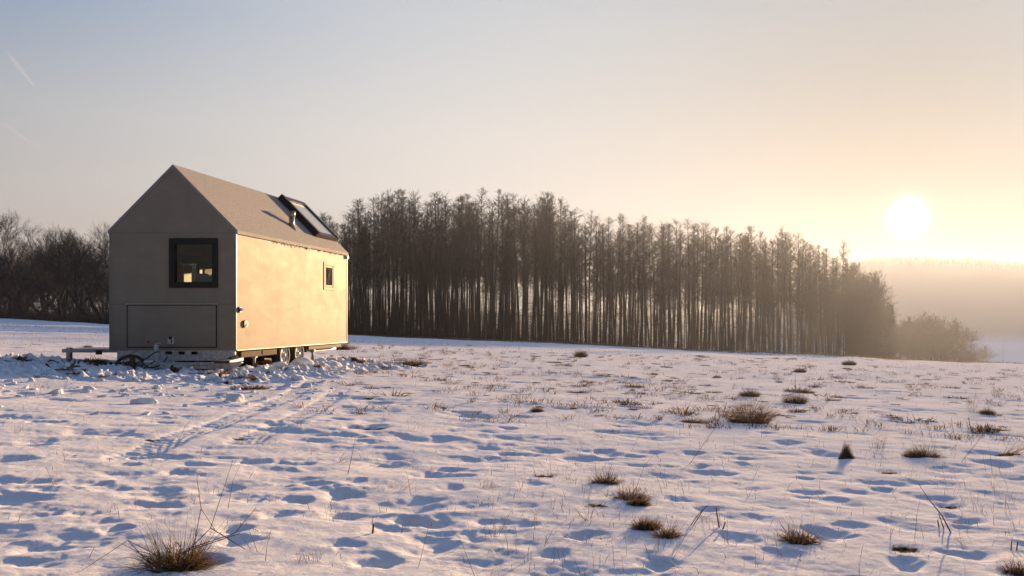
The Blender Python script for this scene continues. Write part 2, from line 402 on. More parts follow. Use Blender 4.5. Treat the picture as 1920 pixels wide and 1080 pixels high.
def snow_material():
    m = bpy.data.materials.new('snow'); m.use_nodes = True; t = m.node_tree; b = t.nodes['Principled BSDF']; out = t.nodes['Material Output']
    g = N(t, 'ShaderNodeNewGeometry')
    at_ = N(t, 'ShaderNodeAttribute', attribute_name='bare'); aw = N(t, 'ShaderNodeAttribute', attribute_name='wooded')
    soil = N(t, 'ShaderNodeTexNoise'); soil.inputs['Scale'].default_value = 22; soil.inputs['Detail'].default_value = 6; L(t, g.outputs['Position'], soil.inputs['Vector'])
    sr = N(t, 'ShaderNodeValToRGB'); L(t, soil.outputs['Fac'], sr.inputs[0])
    sr.color_ramp.elements[0].position = .4; sr.color_ramp.elements[0].color = (.020, .014, .008, 1); sr.color_ramp.elements[1].position = .65; sr.color_ramp.elements[1].color = (.16, .11, .06, 1)
    hw = N(t, 'ShaderNodeTexNoise'); hw.inputs['Scale'].default_value = .012; hw.inputs['Detail'].default_value = 8; L(t, g.outputs['Position'], hw.inputs['Vector'])
    hr = N(t, 'ShaderNodeValToRGB'); L(t, hw.outputs['Fac'], hr.inputs[0])
    hr.color_ramp.elements[0].position = .88; hr.color_ramp.elements[0].color = (.42, .36, .28, 1); hr.color_ramp.elements[1].position = .97; hr.color_ramp.elements[1].color = (.3, .3, .3, 1)  # wooded hill colour lightened in place of distant haze
    sn = N(t, 'ShaderNodeTexNoise'); sn.inputs['Scale'].default_value = 1.7; sn.inputs['Detail'].default_value = 7; L(t, g.outputs['Position'], sn.inputs['Vector'])
    snr = N(t, 'ShaderNodeValToRGB'); L(t, sn.outputs['Fac'], snr.inputs[0])
    snr.color_ramp.elements[0].color = (.80, .825, .85, 1); snr.color_ramp.elements[1].color = (.89, .91, .92, 1); snr.color_ramp.elements[0].position = .3; snr.color_ramp.elements[1].position = .6
    m1 = N(t, 'ShaderNodeMix', data_type='RGBA'); L(t, at_.outputs['Fac'], m1.inputs[0]); L(t, snr.outputs[0], m1.inputs[6]); L(t, sr.outputs[0], m1.inputs[7])
    m2 = N(t, 'ShaderNodeMix', data_type='RGBA'); L(t, aw.outputs['Fac'], m2.inputs[0]); L(t, m1.outputs[2], m2.inputs[6]); L(t, hr.outputs[0], m2.inputs[7])
    L(t, m2.outputs[2], b.inputs['Base Color']); b.inputs['Roughness'].default_value = .85; b.inputs['Specular IOR Level'].default_value = .0
    n1 = N(t, 'ShaderNodeTexNoise'); n1.inputs['Scale'].default_value = 24; n1.inputs['Detail'].default_value = 8; n1.inputs['Roughness'].default_value = .75; L(t, g.outputs['Position'], n1.inputs['Vector'])
    bp = N(t, 'ShaderNodeBump'); bp.inputs['Strength'].default_value = 1.0; bp.inputs['Distance'].default_value = .011
    L(t, n1.outputs['Fac'], bp.inputs['Height']); L(t, bp.outputs[0], b.inputs['Normal'])
    return m
M = {}
M['snow'] = snow_material()
def panel_material(name, c1, c2, r1, r2, blot):
    """smooth facade panels; frost flowers change the gloss"""
    m = bpy.data.materials.new(name); m.use_nodes = True; t = m.node_tree; b = t.nodes['Principled BSDF']
    c = N(t, 'ShaderNodeTexCoord')
    mp = N(t, 'ShaderNodeMapping'); mp.inputs['Scale'].default_value = (1, .7, 1.5); L(t, c.outputs['Object'], mp.inputs[0])
    n = N(t, 'ShaderNodeTexNoise'); n.inputs['Scale'].default_value = blot; n.inputs['Detail'].default_value = 12; n.inputs['Roughness'].default_value = .68; n.inputs['Distortion'].default_value = .5; L(t, mp.outputs[0], n.inputs['Vector'])
    st = N(t, 'ShaderNodeMapping'); st.inputs['Scale'].default_value = (9, 9, .35); L(t, c.outputs['Object'], st.inputs[0])
    n3 = N(t, 'ShaderNodeTexNoise'); n3.inputs['Scale'].default_value = 1.0; n3.inputs['Detail'].default_value = 4; L(t, st.outputs[0], n3.inputs['Vector'])
    ad = N(t, 'ShaderNodeMath', operation='MULTIPLY_ADD'); L(t, n3.outputs['Fac'], ad.inputs[0]); ad.inputs[1].default_value = .2; L(t, n.outputs['Fac'], ad.inputs[2])
    r = N(t, 'ShaderNodeValToRGB'); L(t, ad.outputs[0], r.inputs[0])
    r.color_ramp.elements[0].position = .46; r.color_ramp.elements[0].color = (*c1, 1); r.color_ramp.elements[1].position = .74; r.color_ramp.elements[1].color = (*c2, 1)
    L(t, r.outputs[0], b.inputs['Base Color'])
    rr = N(t, 'ShaderNodeMapRange'); L(t, ad.outputs[0], rr.inputs[0]); rr.inputs[1].default_value = .46; rr.inputs[2].default_value = .74; rr.inputs[3].default_value = r1; rr.inputs[4].default_value = r2
    L(t, rr.outputs[0], b.inputs['Roughness']); b.inputs['Specular IOR Level'].default_value = .10; b.inputs['Metallic'].default_value = .08
    return m
M['panel'] = panel_material('facade_panel', (.238, .216, .172), (.276, .252, .202), .59, .655, 2.0)
M['side'] = M['panel']
M['roof'] = mat('frosted_roof', (.285, .28, .275), .78, var=.2, scale=30, detail=12, bump=.9, bscale=90, bdist=.012, spec=.3)
M['black'] = mat('black_metal', (.010, .010, .012), .4, var=.2, spec=.25)
M['alu'] = mat('pale_frame', (.42, .40, .37), .4, var=.1)
M['steel'] = mat('galvanised_steel', (.50, .52, .52), .5, .2, var=.25, scale=14, bump=.1)
M['pipe'] = mat('chimney_steel', (.34, .31, .28), .38, .8, var=.15)
M['rust'] = mat('rusty_iron', (.07, .038, .022), .85, var=.5, scale=30, bump=.6)
M['rubber'] = mat('rubber', (.018, .017, .016), .75, var=.3, scale=20, bump=.2)
M['red'] = mat('red_lens', (.35, .02, .015), .3, var=.1)
M['white'] = mat('white_plastic', (.6, .6, .6), .4, var=.05)
M['wood'] = mat('interior_wood', (.42, .25, .11), .5, var=.25, scale=5)
M['inner'] = mat('interior_board', (.16, .13, .105), .6, var=.1)
M['cloth'] = mat('pillow_cloth', (.62, .64, .72), .85, var=.05, bump=.3, bscale=14, bdist=.02)
M['seam'] = mat('seam_rubber', (.015, .015, .015), .7, spec=.1)
M['bark'] = mat('alder_bark', (.024, .016, .010), .85, spec=.08, var=.35, scale=3)
M['bark2'] = mat('grey_bark', (.032, .026, .022), .85, spec=.08, var=.3, scale=3)
M['needle'] = mat('spruce_needles', (.035, .042, .022), .8, spec=.08, var=.3, scale=3)
def glass_mat():
    m = bpy.data.materials.new('window_glass'); m.use_nodes = True; t = m.node_tree; t.nodes.clear()
    o = N(t, 'ShaderNodeOutputMaterial'); tr = N(t, 'ShaderNodeBsdfTransparent'); tr.inputs[0].default_value = (.82, .86, .85, 1)
    g = N(t, 'ShaderNodeBsdfGlossy'); g.inputs['Roughness'].default_value = .02
    no = N(t, 'ShaderNodeTexNoise'); no.inputs['Scale'].default_value = 1.3
    f = N(t, 'ShaderNodeFresnel'); f.inputs[0].default_value = 1.5; mx = N(t, 'ShaderNodeMixShader')
    bp = N(t, 'ShaderNodeBump'); bp.inputs['Strength'].default_value = .05; L(t, no.outputs[0], bp.inputs['Height']); L(t, bp.outputs[0], g.inputs['Normal'])
    L(t, f.outputs[0], mx.inputs[0]); L(t, tr.outputs[0], mx.inputs[1]); L(t, g.outputs[0], mx.inputs[2]); L(t, mx.outputs[0], o.inputs[0])
    return m
M['glass'] = glass_mat()
M['skyglass'] = mat('sky_tinted_glass', (.40, .44, .44), .25, var=.08, spec=.6)  # sky reflection put into the pale bluish pane colour
def grass_mat():
    m = bpy.data.materials.new('dry_grass'); m.use_nodes = True; t = m.node_tree; b = t.nodes['Principled BSDF']
    g = N(t, 'ShaderNodeNewGeometry'); r = N(t, 'ShaderNodeValToRGB'); L(t, g.outputs['Random Per Island'], r.inputs[0])
    e = r.color_ramp.elements; e[0].color = (.045, .028, .014, 1); e[1].color = (.34, .24, .12, 1)
    x = e.new(.5); x.color = (.16, .10, .05, 1)
    n = N(t, 'ShaderNodeTexNoise'); n.inputs['Scale'].default_value = 30; L(t, g.outputs['Position'], n.inputs['Vector'])
    mx = N(t, 'ShaderNodeMix', data_type='RGBA', blend_type='MULTIPLY'); mx.inputs[0].default_value = .5; L(t, r.outputs[0], mx.inputs[6]); L(t, n.outputs['Color'], mx.inputs[7])
    L(t, mx.outputs[2], b.inputs['Base Color']); b.inputs['Roughness'].default_value = .6; b.inputs['Specular IOR Level'].default_value = .25
    tl = N(t, 'ShaderNodeBsdfTranslucent'); L(t, mx.outputs[2], tl.inputs[0]); ms = N(t, 'ShaderNodeMixShader'); ms.inputs[0].default_value = .25
    L(t, b.outputs[0], ms.inputs[1]); L(t, tl.outputs[0], ms.inputs[2]); L(t, ms.outputs[0], t.nodes['Material Output'].inputs['Surface'])
    return m
M['grass'] = grass_mat()

field = link('snow_field', gme, M['snow'])
tag(field, 'rough snow covered field with footprints, hollows and bare patches of dry grass', 'snow field', kind='structure')

# ------------------------------------------------------------------ the mobile house
HZ = .05; LEN = 5.87; W = 1.255; ZB, ZE, ZR = .415, 2.754, 4.034
house = empty('mobile_house', (HX, HY, HZ))
tag(house, 'beige gable roofed mobile tiny house on a tandem axle trailer standing in the snow', 'tiny house')
T = .08   # wall thickness
def panel_rects(a0, a1, z0, z1, holes):
    """rectangle a0..a1 x z0..z1 minus holes, as rectangles"""
    xs = sorted({a0, a1, *[h[0] for h in holes], *[h[1] for h in holes]}); zs = sorted({z0, z1, *[h[2] for h in holes], *[h[3] for h in holes]})
    out = []
    for i in range(len(xs)-1):
        for j in range(len(zs)-1):
            cx = (xs[i]+xs[i+1])/2; cz = (zs[j]+zs[j+1])/2
            if not any(h[0] < cx < h[1] and h[2] < cz < h[3] for h in holes): out.append((xs[i], xs[i+1], zs[j], zs[j+1]))
    return out
# walls: one shell built as a grid with holes (faces welded)
def wall_grid(axis, a0, a1, z0, z1, holes, p0, p1, gable=False):
    mb = MB(); bm = mb.bm
    xs = sorted({a0, a1, *[h[0] for h in holes], *[h[1] for h in holes]}); zs = sorted({z0, z1, *[h[2] for h in holes], *[h[3] for h in holes]})
    def P(a, z, p): return (a, p, z) if axis == 'x' else (p, a, z)
    for (x0, x1, q0, q1) in panel_rects(a0, a1, z0, z1, holes):
        for p in (p0, p1):
            bm.faces.new([bm.verts.new(P(*v, p)) for v in ((x0, q0), (x1, q0), (x1, q1), (x0, q1))])
    for h in list(holes)+([(a0, a1, z0, z1)]):
        loop = [(h[0], h[2]), (h[1], h[2]), (h[1], h[3]), (h[0], h[3])]
        for k in range(4):
            if gable and h == (a0, a1, z0, z1) and k == 2: continue
            a, b = loop[k], loop[(k+1) % 4]
            bm.faces.new([bm.verts.new(v) for v in (P(*a, p0), P(*b, p0), P(*b, p1), P(*a, p1))])
    if gable:
        for p in (p0, p1):
            bm.faces.new([bm.verts.new(P(*v, p)) for v in ((a0, z1), (a1, z1), ((a0+a1)/2, z1+ (a1-a0)/2*(ZR-ZE)/W))])
    bmesh.ops.remove_doubles(bm, verts=bm.verts, dist=1e-5)
    return mb
WIN = (-.067, .896, 1.653, 2.637)
REAR = (-.8, .8, .9, 2.6)
SMALL = (4.36, 4.93, 1.81, 2.41)
DOOR = (2.23, 3.34, .5, 2.52)
gw = wall_grid('x', -W, W, ZB, ZE, [WIN], 0, T, True).build('front_wall', M['panel'], house)
rw = wall_grid('x', -W, W, ZB, ZE, [REAR], LEN-T, LEN, True).build('rear_wall', M['panel'], house)
sw = wall_grid('y', T, LEN-T, ZB, ZE-.01, [SMALL], W, W-T).build('side_wall', M['side'], house)
lw = wall_grid('y', T, LEN-T, ZB, ZE-.01, [DOOR], -W, -W+T).build('side_wall', M['side'], house)
MB().box(-W+T, W-T, T, LEN-T, ZB+.002, ZB+.1).build('floor_slab', M['inner'], house)
MB().box(-W+T, W-T, T+1.5, T+1.53, ZB+.1, 1.35).build('partition', M['inner'], house)
# roof slopes, with an opening for the roof window on the right slope
SK = (4.45, 5.80, .07, .93)                     # y0 y1 x0 x1 of the roof window
def zr(x): return ZR-(ZR-ZE)/W*abs(x)
def roof_piece(mb, x0, x1, y0, y1, lift=.004, th=.07):
    pts = []
    for dz in (lift, lift+th):
        pts += [(x0, y0, zr(x0)+dz), (x1, y0, zr(x1)+dz), (x1, y1, zr(x1)+dz), (x0, y1, zr(x0)+dz)]
    mb.hexa(pts)
OV = .012
mb = MB(); roof_piece(mb, -W-.03, 0, -OV, LEN+OV)
ro_l = mb.build('roof_slope', M['roof'], house)
mb = MB(); roof_piece(mb, .0, SK[2], -OV, LEN+OV); roof_piece(mb, SK[3], W+.03, -OV, LEN+OV); roof_piece(mb, SK[2], SK[3], -OV, SK[0]); roof_piece(mb, SK[2], SK[3], SK[1], LEN+OV)
ro_r = mb.build('roof_slope', M['roof'], house)
# icicle fringe and frost lip under the eave
sg = []
for k in range(150):
    y = random.uniform(1.6, LEN); h = random.uniform(.01, .05)*random.choice((.5, 1, 1, 1.6))
    sg.append((W+.032, y, ZE-.02, .008, W+.032, y, ZE-.02-h, .001))
ic = link('frost_fringe', segs_mesh('frost_fringe', sg), M['white'], house); ic['kind'] = 'stuff'
# window in the front wall
def frame(name, axis, a0, a1, z0, z1, p0, p1, w, material, parent, bevel=.004):
    mb = MB()
    def B(a, b, c, d):
        if axis == 'x': mb.box(a, b, p0, p1, c, d, bevel)
        else: mb.box(p0, p1, a, b, c, d, bevel)
    B(a0, a0+w, z0, z1); B(a1-w, a1, z0, z1); B(a0+w, a1-w, z0, z0+w); B(a0+w, a1-w, z1-w, z1)
    return mb.build(name, material, parent)
wf = frame('window', 'x', *WIN, -.03, .06, .105, M['black'], house)
wi = frame('sash', 'x', WIN[0]+.09, WIN[1]-.09, WIN[2]+.09, WIN[3]-.09, -.012, .05, .03, M['black'], wf)
MB().box(WIN[0]+.1, WIN[1]-.1, .02, .03, WIN[2]+.1, WIN[3]-.1).build('pane', M['glass'], wf)
# small side window
sf = frame('window', 'y', SMALL[0]-.05, SMALL[1]+.05, SMALL[2]-.05, SMALL[3]+.05, W-.02, W+.012, .075, M['side'], house)
frame('sash', 'y', SMALL[0]+.03, SMALL[1]-.03, SMALL[2]+.03, SMALL[3]-.03, W-.03, W+.004, .05, M['side'], sf)
MB().box(W-.02, W-.012, SMALL[0]+.05, SMALL[1]-.05, SMALL[2]+.05, SMALL[3]-.05).build('pane', M['glass'], sf)
MB().box(W-.16, W-.14, SMALL[0]+.02, SMALL[1]-.02, SMALL[2]+.01, SMALL[3]-.01).build('blind', M['inner'], sf)
# rear window (unseen, added to let the sun in) and side door
rf = frame('window', 'x', *REAR, LEN-.05, LEN+.02, .09, M['black'], house)
MB().box(REAR[0]+.08, REAR[1]-.08, LEN-.03, LEN-.02, REAR[2]+.08, REAR[3]-.08).build('pane', M['glass'], rf)
df = frame('door', 'y', *DOOR, -W-.02, -W+.06, .19, M['black'], house)
MB().box(-W+.01, -W+.02, DOOR[0]+.18, DOOR[1]-.18, DOOR[2]+.18, DOOR[3]-.18).build('pane', M['glass'], df)
MB().tube([(-W-.03, DOOR[0]+.1, 1.3), (-W-.08, DOOR[0]+.1, 1.3), (-W-.08, DOOR[0]+.24, 1.3)], .01).build('handle', M['steel'], df)
# hatch in the front wall
HX0, HX1, HZ0, HZ1 = -.914, .874, .468, 1.325
ha = frame('hatch', 'x', HX0, HX1, HZ0, HZ1, -.006, .0, .02, M['seam'], house, 0)
MB().box(HX0+.021, HX1-.021, -.010, -.0005, HZ0+.021, HZ1-.021, .002).build('hatch_panel', M['panel'], ha)
MB().box(HX0-.01, HX1+.01, -.028, .0, HZ1+.001, HZ1+.020, .003).build('hinge_rail', M['alu'], ha)
xh = (321-CX)/94.5+9.795; zh = (CY-639)/94.5+1.05
lk = MB().box(xh-.062, xh+.062, -.020, -.0105, zh-.062, zh+.062, .006).build('lock_plate', M['white'], ha)
mb = MB(); mb.tube([(xh, -.0195, zh+.055), (xh, -.045, zh+.055)], .030, 14); mb.box(xh+.012, xh+.03, -.03, -.02, zh-.045, zh+.02); mb.box(xh-.035, xh-.02, -.026, -.02, zh-.045, zh-.02); mb.build('latch', M['black'], lk)
xr = (279-CX)/94.5+9.795; zz = (CY-642)/94.5+1.05
MB().prism([(xr-.035, zz+.03), (xr+.035, zz+.03), (xr, zz-.035)], 'y', -.024, -.011).build('reflector', M['red'], ha)
# panel seams
for q in ((-W, HX0-.012, -.002, .0, HZ1+.005, HZ1+.009), (HX1+.012, W, -.002, .0, HZ1+.005, HZ1+.009), (-W, W, -.002, .0, ZE-.012, ZE-.008)): MB().box(*q).build('panel_seam', M['seam'], house)
MB().box(W, W+.0025, 0, LEN, 1.030, 1.036).build('panel_seam', M['panel'], house)
MB().box(W-.012, W+.006, -.008, .012, ZB, ZE).build('corner_trim', M['alu'], house); MB().box(-W-.006, -W+.012, -.008, .012, ZB, ZE).build('corner_trim', M['panel'], house)
mb = MB(); mb.box(W-.01, W+.008, LEN-.012, LEN+.006, ZB, ZE); mb.build('corner_trim', M['alu'], house)
MB().box(W+.001, W+.012, .015, LEN-.015, ZB-.012, ZB+.012, .002).build('bottom_trim', M['alu'], house)
# inlet caps on the side wall
def cap(y, z, rx, rz, parent, mname, name):
    mb = MB(); n = 18; ring = [(y+rx*math.cos(2*math.pi*k/n), z+rz*math.sin(2*math.pi*k/n)) for k in range(n)]
    mb.prism(ring, 'x', W+.002, W+.030); return mb.build(name, M[mname], parent)
c1 = cap(.13, 1.225, .075, .060, house, 'black', 'power_inlet'); MB().tube([(W+.028, .12, 1.225), (W+.07, .11, 1.222)], [.038, .026], 14).build('cap', M['steel'], c1)
c2 = cap(.345, .94, .085, .075, house, 'black', 'water_inlet'); MB().tube([(W+.030, .345, .935), (W+.036, .345, .935)], [.052, .048], 16).build('cap', M['pipe'], c2); MB().box(W+.036, W+.044, .335, .352, .895, .965, .002).build('latch', M['black'], c2)
MB().box(W+.012, W+.05, LEN-.09, LEN-.01, ZE-.12, ZE-.04, .006).build('marker_lamp', M['red'], house)
# roof window
sky_root = MB()
def skbar(mb, x0, x1, y0, y1, h0=-.01, h1=.13):
    pts = []
    for dz in (h0, h1): pts += [(x0+dz*.7, y0, zr(x0)+dz*.75), (x1+dz*.7, y0, zr(x1)+dz*.75), (x1+dz*.7, y1, zr(x1)+dz*.75), (x0+dz*.7, y1, zr(x0)+dz*.75)]
    mb.hexa(pts)
skbar(sky_root, SK[2]-.05, SK[3]+.03, SK[0]-.03, SK[0]+.085, .0, .20)
skbar(sky_root, SK[2]-.05, SK[3]+.03, SK[1]-.09, SK[1]+.02, .0, .17)
skbar(sky_root, SK[2]-.052, SK[2]+.05, SK[0]+.085, SK[1]-.09, .001, .172)
skbar(sky_root, SK[3]-.05, SK[3]+.032, SK[0]+.085, SK[1]-.09, .001, .15)
roof_win = sky_root.build('roof_window', M['black'], house)
mb = MB(); skbar(mb, SK[2]+.05, SK[3]-.05, SK[0]+.085, SK[1]-.09, .12, .135); mb.build('pane', M['skyglass'], roof_win)
# chimney
cxl, cyl, czl = .84, 3.45, zr(.84)
ch = MB().tube([(cxl, cyl, czl-.03), (cxl, cyl, czl+.34)], .062, 20).build('chimney', M['pipe'], house, True)
MB().tube([(cxl, cyl, czl+.30), (cxl, cyl, czl+.43)], .082, 20).build('cap', M['pipe'], ch, True)
MB().tube([(cxl, cyl, czl-.02), (cxl, cyl, czl+.09)], [.12, .066], 20, False).build('flashing', M['roof'], ch, True)
# chassis
mb = MB()
for s in (-1, 1):
    mb.box(s*1.05-.03, s*1.05+.03, .25, LEN-.3, .24, ZB-.004)
    mb.box(s*.55-.03, s*.55+.03, .25, LEN-.4, .27, ZB-.004)
for y in (.9, 1.6, 4.2, 4.9, 5.5): mb.box(-1.02, 1.02, y, y+.05, .29, ZB-.006)
mb.build('chassis', M['steel'], house)
# front cross beam with oval slots (grid with boxes between the slots)
slots = [((px-CX)/94.5+9.795) for px in (315, 339, 363)]
mb = MB(); zc0, zc1 = .21, ZB-.002; zs0, zs1 = (CY-665)/94.5+1.05, (CY-659)/94.5+1.05
ex0, ex1 = -1.12, 1.22
mb.box(ex0, ex1, .02, .06, zs1, zc1); mb.box(ex0, .95, .02, .06, zc0, zs0)
prev = ex0
for sx in slots: mb.box(prev, sx-.08, .02, .06, zs0, zs1); prev = sx+.08
mb.box(prev, ex1, .02, .06, zs0, zs1)
mb.prism([(.95, zc0), (1.22, zs0), (.95, zs0)], 'y', .02, .06)
for sx in slots:
    for s2 in (-1, 1): mb.prism([(sx+s2*.08, zs0), (sx+s2*.05, zs0), (sx+s2*.08, zs0+.03)], 'y', .022, .058); mb.prism([(sx+s2*.08, zs1), (sx+s2*.05, zs1), (sx+s2*.08, zs1-.03)], 'y', .022, .058)
cbm = mb.build('cross_beam', M['steel'], house); MB().box(-1.1, 1.1, .10, .12, .23, .41).build('slot_shade_sheet', M['black'], cbm)  # black sheet painted in as the shade behind the slots
# drawbar lying across in front
mb = MB(); mb.prism([(-.28, .085), (1.42, .075), (1.62, .19), (1.60, .215), (1.30, .20), (-.28, .205)], 'y', -.52, -.44)
db = mb.build('drawbar', M['steel'], house)
for xx in [.62+k*.048 for k in range(8)]+[-.02, .04, .11, .3]: MB().tube([(xx, -.524, .147), (xx, -.519, .147)], .012, 8).build('bolt_hole', M['black'], db)
MB().box(1.10, 1.40, -.56, -.525, .19, .235, .004).build('number_plate_lamp', M['rust'], db)
# plates joining the drawbar to the chassis
mb = MB(); mb.hexa([(1.0, -.5, .17), (1.25, -.5, .17), (1.25, .3, .20), (1.0, .3, .20), (1.0, -.5, .20), (1.25, -.5, .20), (1.25, .3, .26), (1.0, .3, .26)]); mb.build('bracket', M['steel'], db)
mb = MB(); mb.hexa([(-.2, -.5, .17), (0, -.5, .17), (0, .3, .20), (-.2, .3, .20), (-.2, -.5, .20), (0, -.5, .20), (0, .3, .26), (-.2, .3, .26)]); mb.build('bracket', M['steel'], db)
# jockey wheel post
xj = (295-CX)/96+9.795; mb = MB(); mb.tube([(xj, -.30, .16), (xj, -.30, .53)], .040, 14); mb.tube([(xj, -.30, .53), (xj, -.30, .56)], .02, 10)
jk = mb.build('jack', M['steel'], house, True); mb = MB(); mb.tube([(xj, -.30, .56), (xj+.09, -.32, .57)], .010, 8); mb.build('crank', M['steel'], jk)
# coupling head, rusty, with hoses
xc = (252-CX)/97+9.795
mb = MB(); mb.tube([(xc-.26, -.55, .22), (xc-.15, -.57, .29), (xc, -.58, .33), (xc+.14, -.56, .31), (xc+.22, -.5, .22)], [.022, .032, .036, .03, .025], 10)
mb.tube([(xc+.06, -.6, .32), (xc+.08, -.62, .2), (xc+.07, -.6, .04)], [.04, .055, .045], 10); mb.tube([(xc-.05, -.6, .18), (xc+.02, -.66, .2)], .04, 10)
cp = mb.build('coupling', M['rust'], house, True)
mb = MB(); mb.tube([(xc+.2+.5*t, -.55-.05*math.sin(t*6), .22-.16*math.sin(t*3.1)+.1*t) for t in [i/14 for i in range(15)]], .011, 8); mb.build('hose', M['rubber'], cp)
mb = MB(); mb.tube([(xc+.15+.42*t, -.6, .34-.07*math.sin(t*5)) for t in [i/12 for i in range(13)]], .012, 8); mb.build('hose', M['rubber'], cp)
mb = MB(); mb.tube([(xc+.1+.4*t, -.62, .06+.18*t**2) for t in [i/12 for i in range(13)]], .009, 8); mb.build('hose', M['rubber'], cp)
# entrance step frame sticking out on the left
mb = MB(); mb.box(-2.42, -1.0, .30, .36, .36, .43, .004); mb.box(-2.42, -1.0, .95, 1.01, .37, .44, .004); mb.box(-2.42, -2.36, .36, .95, .365, .435)
sfm = mb.build('step_frame', M['alu'], house)
MB().box(-2.35, -1.05, .37, .94, .39, .432).build('step_board', M['alu'], sfm)
mb = MB(); mb.box(-2.34, -2.26, .31, .39, .05, .46, .004); mb.build('leg', M['pipe'], sfm); MB().box(-1.72, -1.6, .27, .30, .32, .41, .004).build('clamp', M['rust'], sfm)
# stabiliser legs
for (px, yl) in ((488, 1.0), (596, 3.97)):
    x = W-.13; mb = MB(); mb.tube([(x, yl, -.02), (x, yl, .40)], .030, 12); mb.tube([(x, yl, -.03), (x, yl, -.01)], .07, 12); mb.box(x-.05, x+.05, yl-.05, yl+.05, .22, .41, .004)
    mb.build('stabiliser_leg', M['steel'], house, True)
for y in (.35, 1.25): MB().tube([(W-.12, y, .33), (W-.05, y, .33)], .045, 12).build('marker_lamp', M['rust'], house)
MB().box(W-.10, W-.06, .3, 1.9, .26, ZB-.006, .004).build('side_rail', M['rust'], house)
MB().box(W-.11, W-.05, 3.55, 5.6, .30, ZB-.006, .004).build('side_rail', M['rubber'], house)  # steel rail given a dark colour for the shade under the house
# wheels
def torus_profile(mb, cx, cy, cz, prof, seg=28):
    rings = []
    for k in range(seg):
        a = 2*math.pi*k/seg; rings.append([mb.bm.verts.new((cx+dx, cy+r*math.cos(a), cz+r*math.sin(a))) for dx, r in prof])
    for k in range(seg):
        A, B = rings[k], rings[(k+1) % seg]
        for i in range(len(prof)-1): mb.bm.faces.new([A[i], A[i+1], B[i+1], B[i]])
def wheel(xw, yw, s):
    mb = MB(); torus_profile(mb, xw, yw, .22, [(-.09*s, .18), (-.10*s, .24), (-.08*s, .29), (0, .30), (.08*s, .29), (.10*s, .25), (.095*s, .20), (.08*s, .18)])
    w = mb.build('wheel', M['rubber'], house, True)
    mb = MB(); torus_profile(mb, xw, yw, .22, [(.085*s, .19), (.09*s, .18), (.06*s, .16), (.04*s, .13), (.055*s, .07), (.07*s, .045), (.10*s, .04), (.105*s, .0)])
    mb.build('rim', M['steel'], w, True)
    for k in range(5):
        mb = MB(); a = 2*math.pi*k/5; mb.tube([(xw+s*.05, yw+.085*math.cos(a), .22+.085*math.sin(a)), (xw+s*.068, yw+.085*math.cos(a), .22+.085*math.sin(a))], .014, 8)
        mb.build('wheel_bolt', M['black'], w)
for yw in (2.34, 3.10):
    for s in (-1, 1): wheel(s*1.08, yw, s)
mb = MB()
for s in (-1, 1):
    for yw in (2.34, 3.10):
        pr = [(yw+.345*math.cos(a), .22+.345*math.sin(a)) for a in [math.pi*(.02+.96*k/16) for k in range(17)]]
        pr = [p for p in pr if p[1] < .5]; 
        outer = [(min(max(p[0], 0), 9), min(p[1], ZB-.01)) for p in pr]
        for (a, b) in zip(outer, outer[1:]):
            mb.hexa([(s*.94, a[0], a[1]), (s*1.20, a[0], a[1]), (s*1.20, b[0], b[1]), (s*.94, b[0], b[1]), (s*.94, a[0], a[1]+.012), (s*1.20, a[0], a[1]+.012), (s*1.20, b[0], b[1]+.012), (s*.94, b[0], b[1]+.012)])
mb.box(-.95, .95, 2.31, 2.37, .19, .25); mb.box(-.95, .95, 3.07, 3.13, .19, .25); mb.box(-.9, .9, 1.9, 1.94, .1, .40); mb.box(-.9, .9, 3.5, 3.54, .1, .40)
mb.build('mudguard', M['rubber'], house)
# inside: things that stand in the house
def world_box(name, x0, x1, y0, y1, z0, z1, m, bev=.01):
    o = MB().box(x0-(x0+x1)/2, x1-(x0+x1)/2, y0-(y0+y1)/2, y1-(y0+y1)/2, 0, z1-z0, bev).build(name, m); o.location = (HX+(x0+x1)/2, HY+(y0+y1)/2, HZ+z0); return o
bed = world_box('raised_bed', -W+T+.02, W-T-.02, T+.02, 1.5, 1.36, 1.60, M['cloth'], .03); tag(bed, 'raised bed behind the front window of the tiny house', 'bed')
for i, (x, lab) in enumerate(((.27, 'pale blue pillow on the left of two behind the front window'), (.52, 'pale blue pillow on the right of two behind the front window'))):
    bm = bmesh.new(); bmesh.ops.create_uvsphere(bm, u_segments=20, v_segments=12, radius=1)
    for v in bm.verts:
        e = lambda t, p: math.copysign(abs(t)**p, t)
        v.co = Vector((e(v.co.x, .6)*.15, e(v.co.y, .9)*.07, e(v.co.z, .6)*.19))
    me = bpy.data.meshes.new('pillow'); bm.to_mesh(me); bm.free(); me.shade_smooth()
    o = link('pillow', me, M['cloth']); o.location = (HX+x, HY+.62+.04*i, HZ+1.60+.185); o.rotation_euler = (.12, 0, .1*(1-2*i)); tag(o, lab, 'pillow', 'pillows behind the front window')
cab = world_box('wood_cabinet', -1.16, -.70, 1.62, 1.92, ZB+.102, 2.22, M['wood'], .006); tag(cab, 'narrow honey coloured wooden cabinet inside the front window at left', 'cabinet')
shf = world_box('wall_shelf', .0, 1.15, 3.4, 3.62, 2.27, 2.31, M['wood'], .004); tag(shf, 'thin wooden shelf seen through the front window', 'shelf')
bxx = world_box('wooden_box', .05, .40, 3.2, 3.4, 1.3, 2.14, M['wood'], .006); tag(bxx, 'small wooden box under the shelf seen through the front window', 'box')

